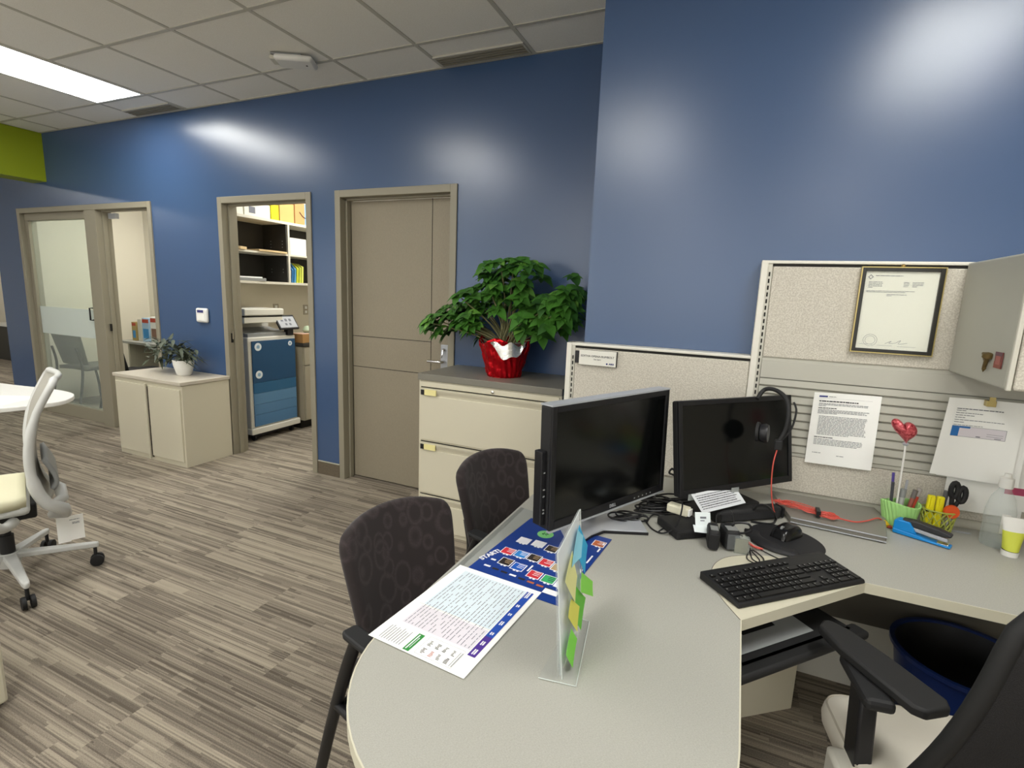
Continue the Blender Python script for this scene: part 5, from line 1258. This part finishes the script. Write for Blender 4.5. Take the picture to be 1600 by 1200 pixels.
for i, (hx, cn) in enumerate((('#e7e3d5', 'white'), ('#2f6ea3', 'blue'), ('#4a90bf', 'light blue'), ('#c9cf3c', 'lime'), ('#b9c24a', 'olive'), ('#d3d766', 'pale lime'))):
    def fold(u, v, y=4.06+i*.033): return Vector((-4.36+.06*math.sin(v*PI*.5)*0+.03*i*0, 0, 0))
    m_ = MB(); pts = [(-.0, 0), (.26, 0), (.27, .12+.01*i), (.20, .20), (0, .22)]
    m_.prism(pts, 0, .022, M=Matrix.Translation((-4.63, 4.075+i*.034, 1.5245)) @ Matrix(((1, 0, 0, 0), (0, 0, 1, 0), (0, 1, 0, 0), (0, 0, 0, 1))))
    tag(obj('booklet', m_, mat('booklet'+hx[1:], hx, .6), bevel=.002), '%s curved booklet standing in the lower right shelf bay' % cn, 'booklet', 'booklets in the lower right bay')
for x, y, z, lab in ((-4.65, 4.14, 1.235, 'beige wall outlet above the printer'), (-4.65, 4.56, 1.225, 'beige wall outlet above the dark counter')):
    o = thing('wall_outlet', lab, 'outlet', (x, y, z)); obj('plate', B(0, .006, -.035, .035, -.057, .057), mat('outlet_beige', '#a89f8c', .5), o, bevel=.002)
    obj('socket', B(.006, .009, -.015, .015, .01, .04), M_PAPER, o); obj('socket', B(.006, .009, -.015, .015, -.04, -.01), M_PAPER, o)

# ------------------------------------------------------------------ office behind the glass
t = thing('office_desk', 'pale desk seen through the open office doorway', 'desk', (-7.1, 3.9, 0))
obj('worktop', B(0, 2.2, 0, .62, .71, .74), M_DESK, t, bevel=.003); obj('end_panel', B(.10, .13, .05, .6, 0, .71), M_CAB, t); obj('modesty_panel', B(.15, 2.1, .56, .58, .2, .71), M_DARK, t); obj('drawer_unit', B(1.6, 2.1, .04, .55, 0.0, .71), mat('brown_unit', '#4b3c33', .6), t)
items = [(-6.98, .09, .23, '#b39b5f', 'tan snack box at left on the office desk', 'snack_box'), (-6.86, .07, .27, '#d8d3c4', 'white pack behind the tan box on office desk', 'pack'), (-6.77, .14, .29, '#a9c6dd', 'pale blue box with red stripe on the office desk', 'snack_box'), (-6.61, .20, .31, '#e0ded6', 'white patterned box in middle of office desk', 'snack_box'), (-6.40, .10, .30, '#93392f', 'dark red box at right on the office desk', 'snack_box'), (-6.28, .12, .16, '#e2e0da', 'low white tub at right on the office desk', 'tub')]
for x, w, h, hx, lab, nm in items:
    o = thing(nm, lab, 'box', (x, 4.0, .741)); obj('box', B(0, w, 0, .1, 0, h), mat('it'+hx[1:], hx, .6), o, bevel=.003)
    if w > .08:
        obj('stripe', B(.01, w-.01, -.002, 0, h*.8, h*.95), mat('stripe_red', '#b8452f', .6), o); obj('picture', B(.02, w-.02, -.002, 0, h*.15, h*.55), mat('pic_blue' if w < .18 else 'pic_brown', '#3f8fc9' if w < .18 else '#7a5a4a', .6), o)
def simple_chair(lab, x, y, rz, m):
    t = thing('office_chair', lab, 'chair', (x, y, 0), rz)
    obj('seat', MB().grid(lambda u, v: Vector((.03+.22*(2*v-1), .23*(2*u-1), .45+.01*(1-(2*u-1)**2))), 10, 10), m, t, shade=True, solid=.04)
    obj('backrest', MB().grid(lambda u, v: Vector((-.20-.08*v+.05*(2*u-1)**2, (.24-.03*(1-v))*(2*u-1), .50+.36*v-.02*(1-(2*u-1)**2)*v)), 12, 8), m, t, shade=True, solid=.02)
    for s in (-1, 1):
        obj('leg', MB().tube(smooth([(-.26, .20*s, .70), (-.22, .22*s, .45), (-.30, .24*s, .01)], 5), .013, 8), M_BLACKM, t, shade=True)
        obj('leg', MB().tube(smooth([(-.15, .22*s, .45), (.16, .22*s, .43), (.24, .24*s, .01)], 5), .013, 8), M_BLACKM, t, shade=True)
    return t
simple_chair('grey mesh-backed chair standing behind the office glass', -7.08, 3.56, math.radians(95), mat('mesh_grey', '#55544d', .7, bump=.5, bscale=300))
simple_chair('black chair back inside the open office doorway', -6.30, 3.62, math.radians(80), M_BLACKM)
# things past the end of the blue wall
t = thing('credenza', 'dark low cabinet with white top past the end of blue wall', 'cabinet', (-11.2, 4.7, 0), 0)
obj('body', B(-1.2, .5, 0, .6, 0, .6), mat('credenza_dark', '#3a3a38', .6), t); obj('top', B(-1.22, .52, -.02, .62, .6, .63), M_WHITE, t); obj('riser', B(-1.2, .5, .3, .6, .63, .95), mat('riser_beige', '#b9b3a3', .6), t)
t = thing('red_binder', 'red binder standing on the far cabinet', 'binder', (-11.2, 5.15, .951)); obj('cover', B(-.4, .35, 0, .2, 0, .25), mat('binder_red', '#b52a26', .5), t); obj('label', B(-.2, .1, -.004, 0, .05, .15), M_PAPER, t)
